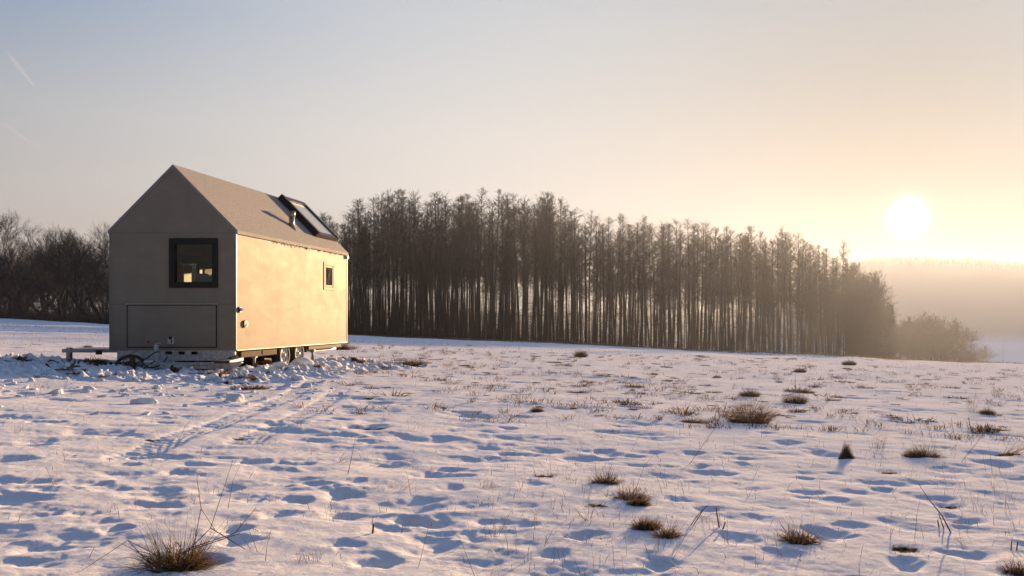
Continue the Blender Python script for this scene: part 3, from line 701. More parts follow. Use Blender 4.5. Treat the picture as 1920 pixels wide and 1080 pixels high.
# ------------------------------------------------------------------ trees
def rnd_perp(d):
    v = rng.normal(size=3); v -= v.dot(d)*d; return v/np.linalg.norm(v)
def alder(seed, H=26.0, dens=1.0, low=.12, spread=1.0, stems=1):
    r_ = np.random.default_rng(seed); T_, C_ = [], []
    for st in range(stems):
        n = 16; px_, py_ = 0., 0.; lean = r_.normal(0, .02, 2)+ (r_.normal(0, .04, 2) if stems > 1 else 0); pts = []
        Hs = H*(1 if st == 0 else r_.uniform(.75, .95)); x = y = 0.
        vx, vy = lean
        for i in range(n+1):
            z = Hs*i/n; pts.append((x, y, z)); x += vx*Hs/n; y += vy*Hs/n; vx += r_.normal(0, .008)-vx*.05; vy += r_.normal(0, .008)-vy*.05
        rad = [(.16 if st == 0 else .13)*(1-i/n)**.8+.018 for i in range(n+1)]
        for i in range(n): T_.append((*pts[i], rad[i], *pts[i+1], rad[i+1]))
        P = np.array(pts)
        nb = int(110*dens)
        for b in range(75):
            t = r_.uniform(.03, low+.15); z = t*Hs; k = min(int(t*n), n-1); p = P[k]+(P[k+1]-P[k])*(t*n-k); az = r_.uniform(0, 6.283); Lb = r_.uniform(.3, 1.6); e = p+np.array([math.cos(az), math.sin(az), r_.uniform(0, .7)])*Lb; C_.append((*p, .018, *e, .008))
            for w in range(3): q = p+(e-p)*r_.uniform(.3, 1); C_.append((*q, .009, *(q+r_.normal(0, .3, 3)), .006))
        for b in range(nb):
            t = low+(1-low)*r_.random()*.995; z = t*Hs; k = min(int(t*n), n-1); p = P[k]+(P[k+1]-P[k])*(t*n-k)
            Lb = spread*(.25+3.9*(1-t)**.5*(.35+.65*min(1, (t-low)*3+.2)))*r_.uniform(.5, 1.15)
            if t < .45: Lb *= r_.uniform(.3, .9)
            az = r_.uniform(0, 6.283); el = r_.uniform(.05, .8)+.25*t
            d = np.array([math.cos(az)*math.cos(el), math.sin(az)*math.cos(el), math.sin(el)]); q = p; rb = .028*(1-t)+.014
            for s_ in range(3):
                q2 = q+d*Lb/3; C_.append((*q, rb*(1-s_*.25), *q2, rb*(1-(s_+1)*.25)))
                nt_ = int(1+Lb*2.0)
                for w in range(nt_):
                    pp = q+(q2-q)*r_.random(); dd = d+r_.normal(0, .55, 3); dd[2] += .15; dd /= np.linalg.norm(dd)
                    lt = r_.uniform(.25, .9)*min(1., .25+.3*Lb); e = pp+dd*lt; C_.append((*pp, .010, *e, .006))
                    for v in range(3):
                        p3 = pp+(e-pp)*r_.uniform(.3, 1); d3 = dd+r_.normal(0, .7, 3); d3 /= np.linalg.norm(d3); C_.append((*p3, .009, *(p3+d3*r_.uniform(.12, .45)*min(1, .3+lt)), .006))
                q = q2; d = d+np.array([0, 0, .22])+r_.normal(0, .12, 3); d /= np.linalg.norm(d)
    return segs_mesh('trunk', T_, 6), segs_mesh('crown', C_, 3)
def spreading(seed, H=12., stems=4, levels=6, r0=.16, width=1.0, twig=.010):
    r_ = np.random.default_rng(seed); T_, C_ = [], []
    def grow(p, d, Ln, r, lv):
        q = p
        for s_ in range(3):
            d = d+r_.normal(0, .10, 3)+np.array([0, 0, .05]); d /= np.linalg.norm(d); q2 = q+d*Ln/3
            (T_ if lv >= levels-1 else C_).append((*q, max(r*(1-s_*.12), twig), *q2, max(r*(1-(s_+1)*.12), twig*.8))); q = q2
            if lv > 1 and s_ > 0 or lv <= 2:
                dd = d+rndp(d)*r_.uniform(.6, 1.1)*width; dd /= np.linalg.norm(dd)
                if lv > 0: grow(q, dd, Ln*r_.uniform(.5, .75), r*.45, lv-1-(lv > 3))
        if lv > 0:
            for k in range(2):
                dd = d+rndp(d)*r_.uniform(.3, .65)*width; dd /= np.linalg.norm(dd); grow(q, dd, Ln*r_.uniform(.68, .85), r*.62, lv-1)
    def rndp(d):
        v = r_.normal(size=3); v -= v.dot(d)*d; return v/np.linalg.norm(v)
    for s_ in range(stems):
        az = 6.283*s_/stems+r_.uniform(-.4, .4); sp = (.55 if stems > 1 else .08)*width
        d = np.array([math.cos(az)*sp, math.sin(az)*sp, 1.]); d /= np.linalg.norm(d)
        grow(np.array([.1*math.cos(az), .1*math.sin(az), -.15]), d, 1.0, r0, levels)
    allp = np.array(C_); zmax = np.percentile(allp[:, 6], 99.7)
    k = H/zmax
    for A in (T_, C_):
        for i, s in enumerate(A): A[i] = (s[0]*k, s[1]*k, s[2]*k, s[3]*(1 if A is C_ else k**.5), s[4]*k, s[5]*k, s[6]*k, s[7]*(1 if A is C_ else k**.5))
    return segs_mesh('trunk', T_, 6), segs_mesh('crown', C_, 3)
def spruce(seed, H=11.):
    r_ = np.random.default_rng(seed); T_ = [(0, 0, -.2, .16, 0, 0, H, .02)]; C_ = []
    for b in range(300):
        t = r_.random()**.8; z = .3+t*(H-.3); Lb = (1-t)*2.6*r_.uniform(.6, 1.1)+.2; az = r_.uniform(0, 6.283); d = np.array([math.cos(az), math.sin(az), -.25+.5*t]); q = np.array([0, 0, z])
        for s_ in range(3):
            q2 = q+d*Lb/3; C_.append((*q, .03, *q2, .02))
            for w in range(7):
                pp = q+(q2-q)*r_.random(); dd = d+r_.normal(0, .6, 3); dd /= np.linalg.norm(dd); C_.append((*pp, .03, *(pp+dd*r_.uniform(.15, .45)), .012))
            q = q2; d = d+np.array([0, 0, .1])
    return segs_mesh('trunk', T_, 6), segs_mesh('crown', C_, 3)
def plant(name, meshes, mats, x, y, s, rz, label, cat, group, sz=None, dz=0.0):
    r = empty(name, (x, y, float(base(x, y))+dz), rz); r.scale = (s, s, sz or s); tag(r, label, cat, group)
    r.rotation_euler = (random.gauss(0, .015), random.gauss(0, .015), rz)
    for nm, me, m in zip(('trunk', 'crown'), meshes, mats): link(nm, me, m, r)
    return r
B2 = (M['bark'], M['bark']); BG = (M['bark2'], M['bark2'])
ALD = [alder(100+i, 26, [1.0, 1.15, .85, 1.1, 1.0, .8, 1.2, .95][i], [.5, .42, .55, .45, .38, .58, .44, .5][i], [1, 1.1, .9, 1, 1.15, .8, 1, 1.05][i], [1, 1, 2, 1, 1, 1, 2, 1][i]) for i in range(8)]
EDGE = [alder(200+i, 14, 1.3, .02, 1.15, 3) for i in range(3)]
PROF = [(560, 430), (580, 415), (600, 405), (640, 405), (680, 380), (720, 356), (800, 360), (870, 368), (900, 360), (960, 368), (1010, 362), (1050, 383), (1090, 393), (1130, 412), (1190, 408), (1250, 425), (1290, 410),
        (1350, 440), (1400, 420), (1450, 432), (1500, 438), (1540, 448), (1580, 460), (1610, 482), (1640, 520), (1660, 560), (1680, 600)]
def prof(px): return float(np.interp(px, [p[0] for p in PROF], [p[1] for p in PROF]))
def front_y(px): return 138+(px-560)*(235-138)/1120
cnt = 0
for i in range(285):
    px = 562+1112*((i+rng.uniform(-.8, .8))/285); px = min(max(px, 560), 1672)
    dep = rng.random()**1.3*34; Yt = front_y(px)+dep
    u = (px-CX)/F; x = u*Yt; g = float(base(x, Yt))
    top = CAMZ+(CY-prof(px))*Yt/F
    h = (top-g)*(rng.uniform(.88, 1.03) if rng.random() < .65 else rng.uniform(.68, .9))
    if px > 1640: h *= .86
    if px > 1600: mesh, H0 = EDGE[i % 3], 14.
    else: mesh, H0 = ALD[int(rng.integers(8))], 26.
    sc = h/H0
    plant('alder_tree', mesh, B2, x, Yt, sc*rng.uniform(1.05, 1.6) if px < 1600 else sc, rng.uniform(0, 6.28), ('tall slender bare tree in the dense straight wood beyond the snowy field' if px < 1600 else 'shorter bushy bare tree branching from the ground at the sunny right end of the wood'), 'tree', 'bare trees of the wood across the field', sz=sc)
# dense thin undergrowth and deeper stems of the wood: beyond counting
sg = []
for i in range(14000):
    px = rng.uniform(560, 1668); Yt = front_y(px)+rng.random()*42; u = (px-CX)/F; x = u*Yt
    top = CAMZ+(CY-prof(px))*Yt/F; g = 0
    h = min(rng.exponential(2.3)+.8, 9.0)*(1 if px < 1550 else 1.3)
    sg.append((x, Yt, h, px))
S_ = np.array(sg); gb = base(S_[:, 0], S_[:, 1]); out = []
for (x, y, h, px), g in zip(sg, gb):
    lx, ly = rng.normal(0, .12, 2); e = (x+lx*h, y+ly*h, g+h); out.append((x, y, g-.2, .022, *e, .010))
    for k in range(5):
        t = rng.uniform(.15, .95); p = (x+lx*h*t, y+ly*h*t, g+h*t); d = rng.normal(0, .4, 2); l = rng.uniform(.3, 1.1); out.append((*p, .013, p[0]+d[0]*l*1.4, p[1]+d[1]*l*1.4, p[2]+l*.7, .008))
for i in range(430):
    px = rng.uniform(562, 1640); Yt = front_y(px)+20+rng.random()*30; u = (px-CX)/F; x = u*Yt; g = float(base(x, Yt)); h = (CAMZ+(CY-prof(px))*Yt/F-g)*rng.uniform(.55, .93)
    lx, ly = rng.normal(0, .03, 2); out.append((x, Yt, g-.2, .11, x+lx*h, Yt+ly*h, g+h, .03))
    for k in range(70):
        t = rng.uniform(.12, 1); d = rng.normal(0, .8, 2); p = (x+lx*h*t, Yt+ly*h*t, g+h*t); l = rng.uniform(.5, 2.0)*(1.15-t*.8); out.append((*p, .014, p[0]+d[0]*l, p[1]+d[1]*l, p[2]+l*.8, .007))
        if k % 2:
            f = rng.random(); q = (p[0]+d[0]*l*f, p[1]+d[1]*l*f, p[2]+l*.8*f); d2 = rng.normal(0, .45, 3); out.append((*q, .010, q[0]+d2[0], q[1]+d2[1], q[2]+abs(d2[2]), .006))
ug = link('wood_undergrowth', segs_mesh('wood_undergrowth', out, 3), M['bark']); tag(ug, 'dark tangle of saplings and thin stems filling the wood', 'undergrowth', kind='stuff')

# left woods: spreading bare trees
SPR = [spreading(11, 13, 4, 6, .17, 1.0, .008), spreading(12, 14, 3, 6, .17, .9, .008), spreading(15, 16, 1, 7, .2, .85)]
def at_far(px, Yt): return ((px-CX)/F*Yt, Yt)
left = [ # px, Y, height px above its foot line(y~605), proto, label
 (190, 100, 182, 0, 'wide bare tree forking from the ground just left of the house'),
 (128, 128, 165, 1, 'bare round crowned tree left of the wide forking tree'),
 (60, 135, 150, 0, 'dark bushy bare tree between the leftmost tree and the round crowned one'),
 (14, 138, 205, 2, 'tall bare tree at the left edge of the photo'),
 (100, 165, 178, 2, 'greyish bare tree rising behind the round crowned tree'),
 (235, 150, 190, 2, 'bare tree top half hidden behind the left corner of the house')]
for (px, Yt, hp, k, lab) in left:
    x, y = at_far(px, Yt); g = float(base(x, y)); h = CAMZ+(CY-(605-hp))*Yt/F-g; H0 = (13, 14, 16)[k]; s = h/H0
    plant('bare_tree', SPR[k], BG, x, y, s, random.uniform(0, 6), lab, 'tree', 'bare trees left of the house', dz=-.1)
for i in range(26):
    px = random.uniform(-60, 330); Yt = random.uniform(150, 215); x, y = at_far(px, Yt); g = float(base(x, y)); hp = random.uniform(95, 160)-.1*max(0, px-120); h = hp*Yt/F; k = random.choice((0, 1, 2, 2))
    plant('bare_tree', SPR[k], BG, x, y, h/(13, 14, 16)[k], random.uniform(0, 6), 'bare grey tree in the hazy wood at the far left', 'tree', 'trees of the far left wood')
sg = []
for i in range(5200):
    px = random.uniform(-80, 330) if i % 4 else random.uniform(-80, 640); Yt = random.uniform(118, 200); x, y = at_far(px, Yt); g = float(base(x, y)); h = min(random.expovariate(1/1.7)+.6, 6)
    if 225 < px < 640: h *= .6
    lx, ly = random.gauss(0, .2), random.gauss(0, .2); sg.append((x, y, g-.2, .02, x+lx*h, y+ly*h, g+h, .01))
    for k in range(6):
        t = random.uniform(.1, .95); l = random.uniform(.3, 1.0); p = (x+lx*h*t, y+ly*h*t, g+h*t); a = random.uniform(0, 6.28); sg.append((*p, .013, p[0]+math.cos(a)*l*.7, p[1]+math.sin(a)*l*.7, p[2]+l*.8, .008))
ug2 = link('hedge_undergrowth', segs_mesh('hedge_undergrowth', sg, 3), M['bark2']); tag(ug2, 'dark scrub and brambles under the trees at the far left', 'scrub', kind='stuff')
# right end: a young spruce, round bushy trees, small trees and a mast in the valley
SP = spruce(5, 11)
for (px, Yt, top, lab) in ((1666, 222, 570, 'young dark spruce closing the right end of the wood'),):
    x, y = at_far(px, Yt); g = float(base(x, y)); h = CAMZ+(CY-top)*Yt/F-g
    plant('spruce_tree', SP, (M['bark'], M['needle']), x, y, h/11, 1.0, lab, 'tree', None, dz=-.1)
BUSH = [spreading(31, 13, 7, 6, .16, .9, .030), spreading(33, 12, 8, 6, .15, .9, .030)]
for i, (px, Yt, top, lab) in enumerate(((1706, 262, 606, 'left of three round hazy bare trees beyond the end of the wood'), (1738, 275, 594, 'tallest middle one of three round hazy bare trees beyond the wood'), (1770, 285, 614, 'right of three round hazy bare trees beyond the end of the wood'))):
    x, y = at_far(px, Yt); g = float(base(x, y)); h = CAMZ+(CY-top)*Yt/F-g
    plant('round_tree', BUSH[i % 2], BG, x, y, h/(13, 12)[i % 2], i*1.3, lab, 'tree', 'round hazy trees right of the wood', dz=-.1)
for i, (px, Yt, top, lab) in enumerate(((1818, 330, 640, 'small slim tree left of its twin near the valley mast'), (1838, 335, 645, 'small slim tree right of its twin near the valley mast'), (1802, 320, 650, 'lowest bush at the foot of the round hazy trees'))):
    x, y = at_far(px, Yt); g = float(base(x, y)); h = CAMZ+(CY-top)*Yt/F-g
    plant('small_tree', SPR[2] if i < 2 else SPR[0], BG, x, y, h/(16 if i < 2 else 13), i*1.3, lab, 'tree', 'small trees in the valley', dz=-.1)
x, y = at_far(1881, 400); g = float(base(x, y)); top = CAMZ+(CY-638)*400/F
pole = empty('lamp_mast', (x, y, g)); tag(pole, 'thin grey lamp mast standing in the snowy valley at the right edge', 'mast')
MB().tube([(0, 0, -.3), (0, 0, top-g)], [.22, .12], 8).build('post', M['steel'], pole)
mb = MB(); mb.tube([(-1.6, 0, top-g-.1), (1.6, 0, top-g-.1)], .10, 6)
for s in (-1.5, -.8, .8, 1.5): mb.box(s-.2, s+.2, -.2, .2, top-g-.2, top-g+.25)
mb.build('lamp_head', M['steel'], pole)
# forest on the hill
sg = []
for i in range(7000):
    yy = rng.uniform(930, 1090); xx = rng.uniform(-.55, .62)*yy
    
    h = rng.uniform(2.5, 6)*(1+.8*float(noise(xx/60, yy/60, 90))); sg.append((xx, yy, h))
S_ = np.array(sg); gb = base(S_[:, 0], S_[:, 1]); o_ = []
for (xx, yy, h), g in zip(sg, gb):
    o_.append((xx, yy, g-1, 1.9*rng.uniform(.6, 1.2), xx, yy, g+h*.6, 2.1)); o_.append((xx, yy, g+h*.6, 2.1, xx+rng.normal(0, .5), yy, g+h, .3))
M['hazewood'] = mat('haze_pale_forest', (.42, .36, .28), .9, var=.2, scale=.02, spec=.0)  # brightness of the haze put into the pale forest colour
hf = link('hill_forest', segs_mesh('hill_forest', o_, 5, False), M['hazewood']); tag(hf, 'far forest covering the hazy hill on the horizon', 'forest', kind='stuff')

# ------------------------------------------------------------------ dry grass
def blades(kind, seed, n, w, h, bw=.0045):
    """tuft w wide, h high, as curved tapered ribbons"""
    r_ = np.random.default_rng(seed); V, Fc = [], []
    def ribbon(p, d, Ln, wd, droop, kink=None, segs=4):
        nonlocal V, Fc
        p = np.array(p, float); d = np.array(d, float); d /= np.linalg.norm(d)
        sd = np.cross(d, r_.normal(size=3)); sd /= np.linalg.norm(sd)+1e-9; b = len(V)
        for s in range(segs+1):
            f = 1-(s/segs)*.8; V.append(p-sd*wd*f/2); V.append(p+sd*wd*f/2)
            if s < segs:
                Fc.append((b+2*s, b+2*s+1, b+2*s+3, b+2*s+2)); p = p+d*Ln/segs; d = d+np.array([0, 0, -droop/segs]); 
                if kink is not None and s == kink: d = d+np.array([r_.normal(0, .5), r_.normal(0, .3), -1.2])
                d /= np.linalg.norm(d)
    for i in range(n):
        a = r_.uniform(0, 6.283); rr = math.sqrt(r_.random())
        bx, by = math.cos(a)*rr*w*.30, math.sin(a)*rr*w*.24
        if kind == 'mound':
            ribbon((bx*1.35, by*1.35, -.02), (math.cos(a)*rr*.75+r_.normal(0, .25), math.sin(a)*rr*.75+r_.normal(0, .25), 1.0), h*r_.uniform(.8, 1.5)*(1.15-.45*rr*rr), bw, r_.uniform(.3, 1.6))
        elif kind == 'cone':
            ribbon((math.cos(a)*rr*w*.45, math.sin(a)*rr*w*.42, -.02), (-math.cos(a)*rr*.55+r_.normal(0, .12), -math.sin(a)*rr*.5+r_.normal(0, .12), 1.0), h*r_.uniform(.5, 1.05)*(1.05-.45*rr), bw, .1)
        elif kind == 'low':
            ribbon((bx*1.6, by*1.6, -.01), (math.cos(a)+r_.normal(0, .5), math.sin(a)*.7+r_.normal(0, .5), r_.uniform(.2, 1.0)), w*r_.uniform(.12, .38), bw, r_.uniform(.6, 1.6))
        elif kind == 'lean':
            ribbon((bx*.8, by*.6, -.01), (.9+r_.normal(0, .25), r_.normal(0, .3), .6+r_.normal(0, .2)), math.hypot(w, h)*r_.uniform(.3, 1.1), bw, r_.uniform(0, .4))
        elif kind == 'sparse':
            ribbon((bx*1.5, by*1.5, -.02), (r_.normal(0, .22), r_.normal(0, .2), 1.0), h*r_.uniform(.4, 1.25), bw*.8, r_.uniform(0, .5))
            if r_.random() < .5:
                p0 = (bx*1.5+r_.normal(0, .02), by*1.5, h*r_.uniform(.3, .8)); 
                for q in range(2): ribbon(p0, (r_.normal(0, 1), r_.normal(0, 1), .8), h*.18, bw*.7, .2, None, 2)
        else:
            tall = r_.random() < .18
            ribbon((bx, by, -.02), (math.cos(a)*rr*(.8 if not tall else .4)+r_.normal(0, .34), math.sin(a)*rr*.6+r_.normal(0, .34), 1.0), h*(r_.uniform(.9, 1.5) if tall else r_.uniform(.35, .95)), bw, r_.uniform(.1, .8) if tall else r_.uniform(.4, 1.8), 1 if (tall and r_.random() < .3) else None)
            if i % 3 == 0: ribbon((bx*1.5, by*1.5, -.01), (math.cos(a), math.sin(a), .45+r_.random()*.5), w*r_.uniform(.2, .45), bw, 1.0)
    return np_mesh('grass_tuft', np.array(V), np.array(Fc))
NB = {'spiky': 420, 'mound': 900, 'cone': 520, 'low': 260, 'sparse': 34, 'lean': 60}
for k, (t, (x, y)) in enumerate(zip(TUFTS, TP)):
    s = y/F; w, h = t[2]*s, t[3]*s; kind = t[4]
    n = NB[kind]; bw = max(.0035, .30*y/F*1.875*.8)
    if k == 0: n = 620; bw = .0035
    me = blades(kind, 500+k, n, w, h if kind != 'low' else max(h, .04), bw)
    o = link('grass_tuft', me, M['grass']); o.location = (x, y, gz(x, y)-.005); tag(o, t[5], 'grass tuft', 'dry grass tufts in the snow')
# long bent stems of the nearest tuft
x0, y0 = TP[0]; z0 = gz(x0, y0); stems = []
def P3(px, py, dy=0): # point in the plane of the nearest tuft
    Yq = y0+dy; return Vector(((px-CX)*Yq/F, Yq, CAMZ-(py-CY)*Yq/F))
mb = MB()
for pl in ([(345, 1040), (395, 990), (437, 862)], [(360, 1040), (377, 953), (369, 895)], [(330, 1040), (450, 1000), (470, 1030)], [(377, 953), (403, 993)], [(310, 1050), (240, 1013), (150, 1072)],
           [(330, 1050), (258, 1033), (250, 1058)], [(350, 1030), (440, 1000), (480, 952)], [(240, 1013), (275, 1052)], [(395, 990), (460, 1030)], [(300, 1045), (288, 1008), (285, 1000)]):
    d = random.uniform(-.08, .10); pts = [P3(*p, dy=d*(i+.3)) for i, p in enumerate(pl)]; mb.tube(pts, [.0022-.0006*i for i in range(len(pts))], 4)
o = mb.build('bent_stems', M['grass']); tag(o, 'long thin bent grass stems rising from the nearest tuft', 'grass stems')
# dry twig right side, stalks
def stalk_obj(name, lines, lab, r=.003):
    mb = MB()
    for pl in lines:
        bx, by = at(pl[0][0], pl[0][1]); bz = gz(bx, by); pts = []
        for i, p in enumerate(pl):
            yq = by+.03*i; pts.append(((p[0]-CX)*yq/F, yq, bz-.02+(pl[0][1]-p[1])*yq/F))
        mb.tube(pts, [r*(1-.25*i) for i in range(len(pl))], 5)
    o = mb.build(name, M['grass']); tag(o, lab, 'dry stalk'); return o
stalk_obj('dry_twig', [[(1786, 996), (1766, 960), (1740, 930), (1722, 905)], [(1772, 990), (1766, 975), (1760, 960)], [(1762, 988), (1758, 970)]], 'long arching dry twig in front of the dark flopped tuft', .005)
stalk_obj('dry_stalk', [[(651, 890), (660, 850), (666, 820)]], 'single thin upright stalk left of centre in the snow', .0022)
stalk_obj('dry_stalk', [[(698, 1000), (700, 978), (699, 972)]], 'short stubby stalk with a dark head in the lower left middle', .006)
stalk_obj('dry_stalk', [[(1290, 985), (1310, 960), (1328, 945)], [(1296, 985), (1320, 950)]], 'leaning bare stalks right of the front pair of tufts', .003)
stalk_obj('dry_stalk', [[(1290, 870), (1340, 800), (1362, 755)]], 'very long thin leaning stalk behind the diagonal row', .002)
stalk_obj('dry_stalk', [[(1800, 866), (1830, 830), (1846, 806)]], 'thin leaning stalk between the bushy tuft and right edge', .003)
stalk_obj('dry_stalk', [[(1895, 1030), (1897, 1008)], [(1905, 1030), (1908, 1010)]], 'two short upright stubs by the lower right edge', .004)
stalk_obj('dry_stalk', [[(1350, 990), (1345, 965), (1343, 950)], [(1354, 992), (1360, 975)]], 'small dark weed left of the wide foreground tuft', .005)

# many small tufts over the field
SM = [blades(kd, 900+i, n, .26, hh, .010) for i, (kd, n, hh) in enumerate((('low', 120, .05), ('mound', 200, .06), ('low', 70, .04), ('sparse', 9, .15), ('mound', 140, .05), ('low', 60, .04), ('low', 150, .04), ('spiky', 60, .09)))]
SMN = [blades(kd, 950+i, n, .16, hh, .004) for i, (kd, n, hh) in enumerate((('low', 26, .05), ('sparse', 6, .10), ('low', 16, .04), ('lean', 6, .05), ('sparse', 4, .16)))]
placed = 0
while placed < 280:
    px = random.uniform(-40, 1960); py = 603+60*random.random()+ (random.random()**2.6)*380+ .042*px
    if py > 1070 or (180 < px < 660 and py < 700): continue
    if (px < 900 and py > 690 and random.random() < .6) or (px < 180 and random.random() < .7): continue
    x, y = at(px, py)
    if y > 98: continue
    near_ = y < 11; me = random.choice(SMN if near_ else SM)
    o = link('small_grass_tuft', me, M['grass']); s = random.uniform(.4, 1.2)*(1 if near_ else random.choice((.9, 1.2, 1.7)))
    o.location = (x, y, gz(x, y)-.004); o.rotation_euler = (0, 0, random.uniform(0, 6.28)); o.scale = (s*random.uniform(.9, 1.8), s, s*random.uniform(.7, 1.2))
    tag(o, 'small scrap of dry brown grass poking through the snow', 'grass tuft', 'small scattered grass tufts'); placed += 1
# loose single stalks and fine stubble: beyond counting
V, Fc = [], []; pts = []
for i in range(6200):
    px = random.uniform(-60, 1980); py = 612+.042*px+ (random.random()**2.6)*440
    if px < 900 and py > 760 and random.random() < .75: continue
    if py > 1085: continue
    x, y = at_base(px, py, 100)
    if (-11.2 < x < -8.4 and 16.8 < y < 22.9): continue
    if float(noise(x/2.2, y/2.2, 77)) < -.05 and random.random() < .75: continue
    pts.append((x, y))
pts = np.array(pts); gzv = ground(pts[:, 0], pts[:, 1])
for (x, y), g in zip(pts, gzv):
    h = random.uniform(.015, .07)*(1+y/30) if random.random() < .93 else random.uniform(.10, .30); w = max(.0016, .22*y/F); a = random.uniform(0, 3.14)
    lx, ly = random.gauss(0, .4)*h, random.gauss(0, .3)*h; b = len(V); c, s = math.cos(a)*w, math.sin(a)*w
    V += [(x-c, y-s, g-.01), (x+c, y+s, g-.01), (x+lx*.5+c*.6, y+ly*.5+s*.6, g+h*.6), (x+lx*.5-c*.6, y+ly*.5-s*.6, g+h*.6), (x+lx*1.3+c*.2, y+ly*1.3+s*.2, g+h), (x+lx*1.3-c*.2, y+ly*1.3-s*.2, g+h)]
    Fc += [(b, b+1, b+2, b+3), (b+3, b+2, b+4, b+5)]
for i in range(520):
    px = random.uniform(560, 1960); py = 618+.042*px+random.random()**1.5*130; x, y = at_base(px, py, 100)
    if noise(x/6, y/9, 78) < -.25: continue
    wr = random.uniform(.05, .22)*(1+y/60); g0 = gz(x, y) if y < 40 else float(base(x, y)+relief(np.array([x]), np.array([y]))[0])
    for q in range(14):
        a = random.uniform(0, 6.28); r_ = wr*random.random(); qx, qy = x+math.cos(a)*r_, y+math.sin(a)*r_*.6; h = random.uniform(.02, .07)*(1+y/45); w = max(.003, .22*y/F); b = len(V)
        lx = random.gauss(0, .8)*h; V += [(qx-w, qy, g0-.03), (qx+w, qy, g0-.03), (qx+lx+w, qy, g0+h*.6), (qx+lx-w, qy, g0+h*.6), (qx+lx*1.6+w*.2, qy, g0+h), (qx+lx*1.6-w*.2, qy, g0+h)]
        Fc += [(b, b+1, b+2, b+3), (b+3, b+2, b+4, b+5)]
st = link('grass_stubble', np_mesh('grass_stubble', V, Fc), M['grass']); tag(st, 'fine dry stubble and single stalks sticking out of the snow', 'stubble', kind='stuff')
# brown edge of grass along the foot of the wood
V, Fc = [], []
ex = rng.uniform(560, 1925, 9000); eY = np.interp(ex, [560, 1700, 1925], [108, 112, 104])+rng.normal(0, 5, 9000); eX = (ex-CX)/F*eY; eg = base(eX, eY)+relief(eX, eY)
for x, y, g in zip(eX, eY, eg):
    h = random.uniform(.08, .32); b = len(V); w = .02; lx = random.gauss(0, .3)*h
    V += [(x-w, y, g-.03), (x+w, y, g-.03), (x+lx+w*.3, y, g+h), (x+lx-w*.3, y, g+h)]; Fc.append((b, b+1, b+2, b+3))
eg_ = link('edge_grass', np_mesh('edge_grass', V, Fc), M['grass']); tag(eg_, 'thin brown line of dry grass along the far edge of the field', 'grass', kind='stuff')

# ------------------------------------------------------------------ lumps of snow
def lump(seed):
    r_ = np.random.default_rng(seed); bm = bmesh.new(); bmesh.ops.create_icosphere(bm, subdivisions=4, radius=1)
    pl = [(r_.normal(size=3), r_.uniform(.55, .9)) for _ in range(7)]
    for v in bm.verts:
        p = np.array(v.co)
        for n_, d in pl:
            n_ = n_/np.linalg.norm(n_); k = p.dot(n_)
            if k > d: p = p-n_*(k-d)*.85
        f = 1+.10*float(noise(p[0]*2+seed, p[1]*2+p[2], 61))+.05*float(noise(p[0]*6, p[1]*6+p[2]*5, 62))
        v.co = Vector(p*f)
    me = bpy.data.meshes.new('snow_lump'); bm.to_mesh(me); bm.free(); me.shade_smooth(); return me
LM = [lump(i) for i in range(5)]
big = [(525, 690, 20, 'large snow lump lying before the front wheel'), (570, 684, 26, 'large snow lump leaning on the rear wheel'), (440, 752, 34, 'tilted snow slab pushed up in the middle of the churned snow'), (270, 757, 30, 'snow slab pushed up left of the tilted slab'), (560, 712, 26, 'snow lump at the end of the tyre track')]
for i, (px, py, w, lab) in enumerate(big):
    x, y = at(px, py); s = w*y/F*.5; o = link('snow_lump', LM[i], M['snow']); o.location = (x, y, gz(x, y)+s*.2); o.scale = (s*1.5, s, s*.62); o.rotation_euler = (.2, random.uniform(-.3, .3), random.uniform(0, 6)); tag(o, lab, 'snow lump', 'lumps of churned snow')
k = 0
while k < 170:
    px = random.uniform(-20, 640); py = random.uniform(692, 745) if random.random() < .9 else random.uniform(745, 785)
    x, y = at(px, py); 
    if y > 16.2 and x < -8.4: continue
    s = random.uniform(.018, .05)*(1.7 if random.random() < .15 else 1); o = link('snow_lump', LM[k % 5], M['snow']); o.location = (x, y, gz(x, y)+s*.12)
    o.scale = (s*random.uniform(1, 1.8), s, s*random.uniform(.5, .9)); o.rotation_euler = (random.uniform(-.4, .4), random.uniform(-.4, .4), random.uniform(0, 6)); k += 1
    tag(o, 'small clod of churned snow in front of the tiny house', 'snow lump', 'small clods of churned snow')
# brown grass tangle in front of the drawbar
for (px, py, w, h, kd, lab) in ((415, 700, 46, 16, 'low', 'brown grass laid bare in front of the drawbar'), (385, 694, 40, 14, 'spiky', 'short dry grass right under the drawbar'), (455, 708, 40, 8, 'low', 'flat brown grass below the front corner of the house'), (75, 706, 34, 8, 'low', 'dark grass patch left of the step frame'),
                                (140, 704, 24, 10, 'low', 'dark grass below the step frame'), (120, 695, 30, 8, 'low', 'reddish grass at the foot of the step frame leg'), (185, 678, 30, 10, 'low', 'dark grass under the step frame'), (240, 680, 50, 12, 'low', 'brown grass around the coupling'), (598, 688, 22, 9, 'spiky', 'dark tuft beside the rear wheel')):
    x, y = at(px, py); s = y/F; o = link('grass_tuft', blades(kd, px, 200, w*s, max(h*s, .05), .008), M['grass']); o.location = (x, y, gz(x, y)); tag(o, lab, 'grass tuft', 'dry grass tufts in the snow')

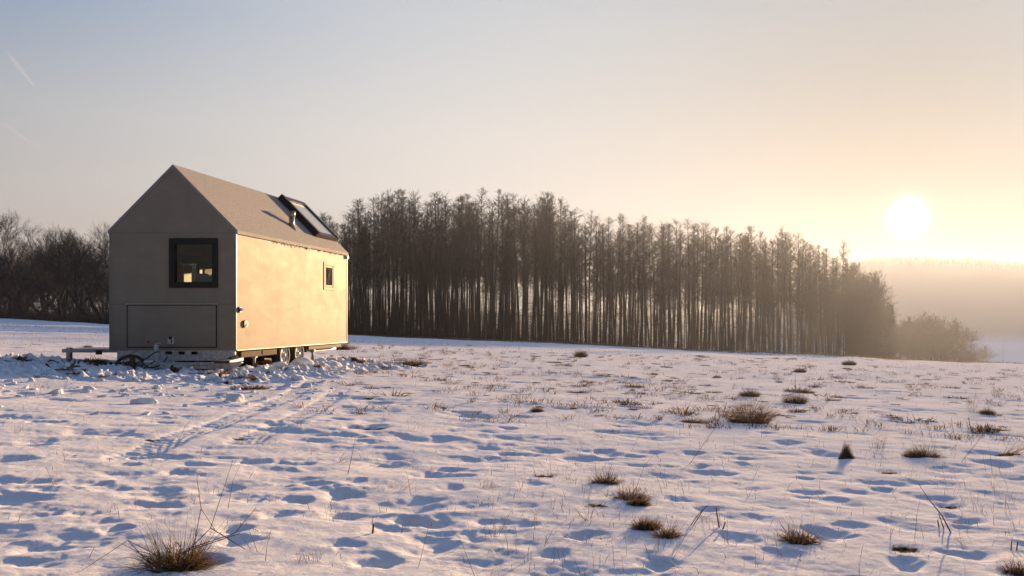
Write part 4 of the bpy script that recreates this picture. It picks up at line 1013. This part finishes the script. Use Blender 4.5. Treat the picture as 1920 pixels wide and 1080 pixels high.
# ------------------------------------------------------------------ contrails high in the sky
def contrail_mat(dens):
    m = bpy.data.materials.new('contrail'); m.use_nodes = True; t = m.node_tree; t.nodes.clear(); o = N(t, 'ShaderNodeOutputMaterial')
    tr = N(t, 'ShaderNodeBsdfTransparent'); df_ = N(t, 'ShaderNodeBsdfDiffuse'); df_.inputs[0].default_value = (.9, .85, .85, 1); mx = N(t, 'ShaderNodeMixShader')
    tl = N(t, 'ShaderNodeBsdfTranslucent'); tl.inputs[0].default_value = (.9, .85, .85, 1); ad_ = N(t, 'ShaderNodeAddShader'); L(t, df_.outputs[0], ad_.inputs[0]); L(t, tl.outputs[0], ad_.inputs[1])
    n = N(t, 'ShaderNodeTexNoise'); n.inputs['Scale'].default_value = .006; c = N(t, 'ShaderNodeTexCoord'); L(t, c.outputs['Object'], n.inputs['Vector'])
    lw_ = N(t, 'ShaderNodeLayerWeight'); lw_.inputs[0].default_value = .4
    a = N(t, 'ShaderNodeMath', operation='MULTIPLY'); L(t, n.outputs['Fac'], a.inputs[0]); 
    i_ = N(t, 'ShaderNodeMath', operation='SUBTRACT'); i_.inputs[0].default_value = 1; L(t, lw_.outputs['Facing'], i_.inputs[1]); L(t, i_.outputs[0], a.inputs[1])
    b_ = N(t, 'ShaderNodeMath', operation='MULTIPLY'); L(t, a.outputs[0], b_.inputs[0]); b_.inputs[1].default_value = dens
    L(t, b_.outputs[0], mx.inputs[0]); L(t, tr.outputs[0], mx.inputs[1]); L(t, ad_.outputs[0], mx.inputs[2]); L(t, mx.outputs[0], o.inputs[0]); return m
for (a, b, r, dn, lab) in (((10, 92), (70, 170), 18, .03, 'short faint contrail near the top left corner'), ((-10, 222), (95, 292), 9, .03, 'long thin faint contrail below the other at the left edge')):
    Yc = 6000.; P_ = lambda p: ((p[0]-CX)/F*Yc, Yc, CAMZ+(CY-p[1])/F*Yc)
    pa, pb = Vector(P_(a)), Vector(P_(b)); mb = MB(); mb.tube([pa+(pb-pa)*t for t in (0, .25, .5, .75, 1)], [r*.1, r*.8, r, r*.7, r*.1], 16)
    o = mb.build('contrail', contrail_mat(dn), None, True); o.visible_shadow = True; tag(o, lab, 'contrail', 'contrails')

# ------------------------------------------------------------------ haze
hm = bpy.data.materials.new('haze'); hm.use_nodes = True; t = hm.node_tree; t.nodes.clear()
o_ = N(t, 'ShaderNodeOutputMaterial'); v_ = N(t, 'ShaderNodeVolumePrincipled'); v_.inputs['Color'].default_value = (.60, .71, .95, 1); v_.inputs['Density'].default_value = .00023; v_.inputs['Anisotropy'].default_value = .62
L(t, v_.outputs[0], o_.inputs['Volume'])
zt = float(Zgrid.max())+12; zl = float(Zgrid.min())-1
hz_ = MB().box(-5100, 5000, -40, 1345, zl, zt).build('haze', hm); tag(hz_, 'thin golden winter haze over the whole valley', 'haze', kind='stuff')
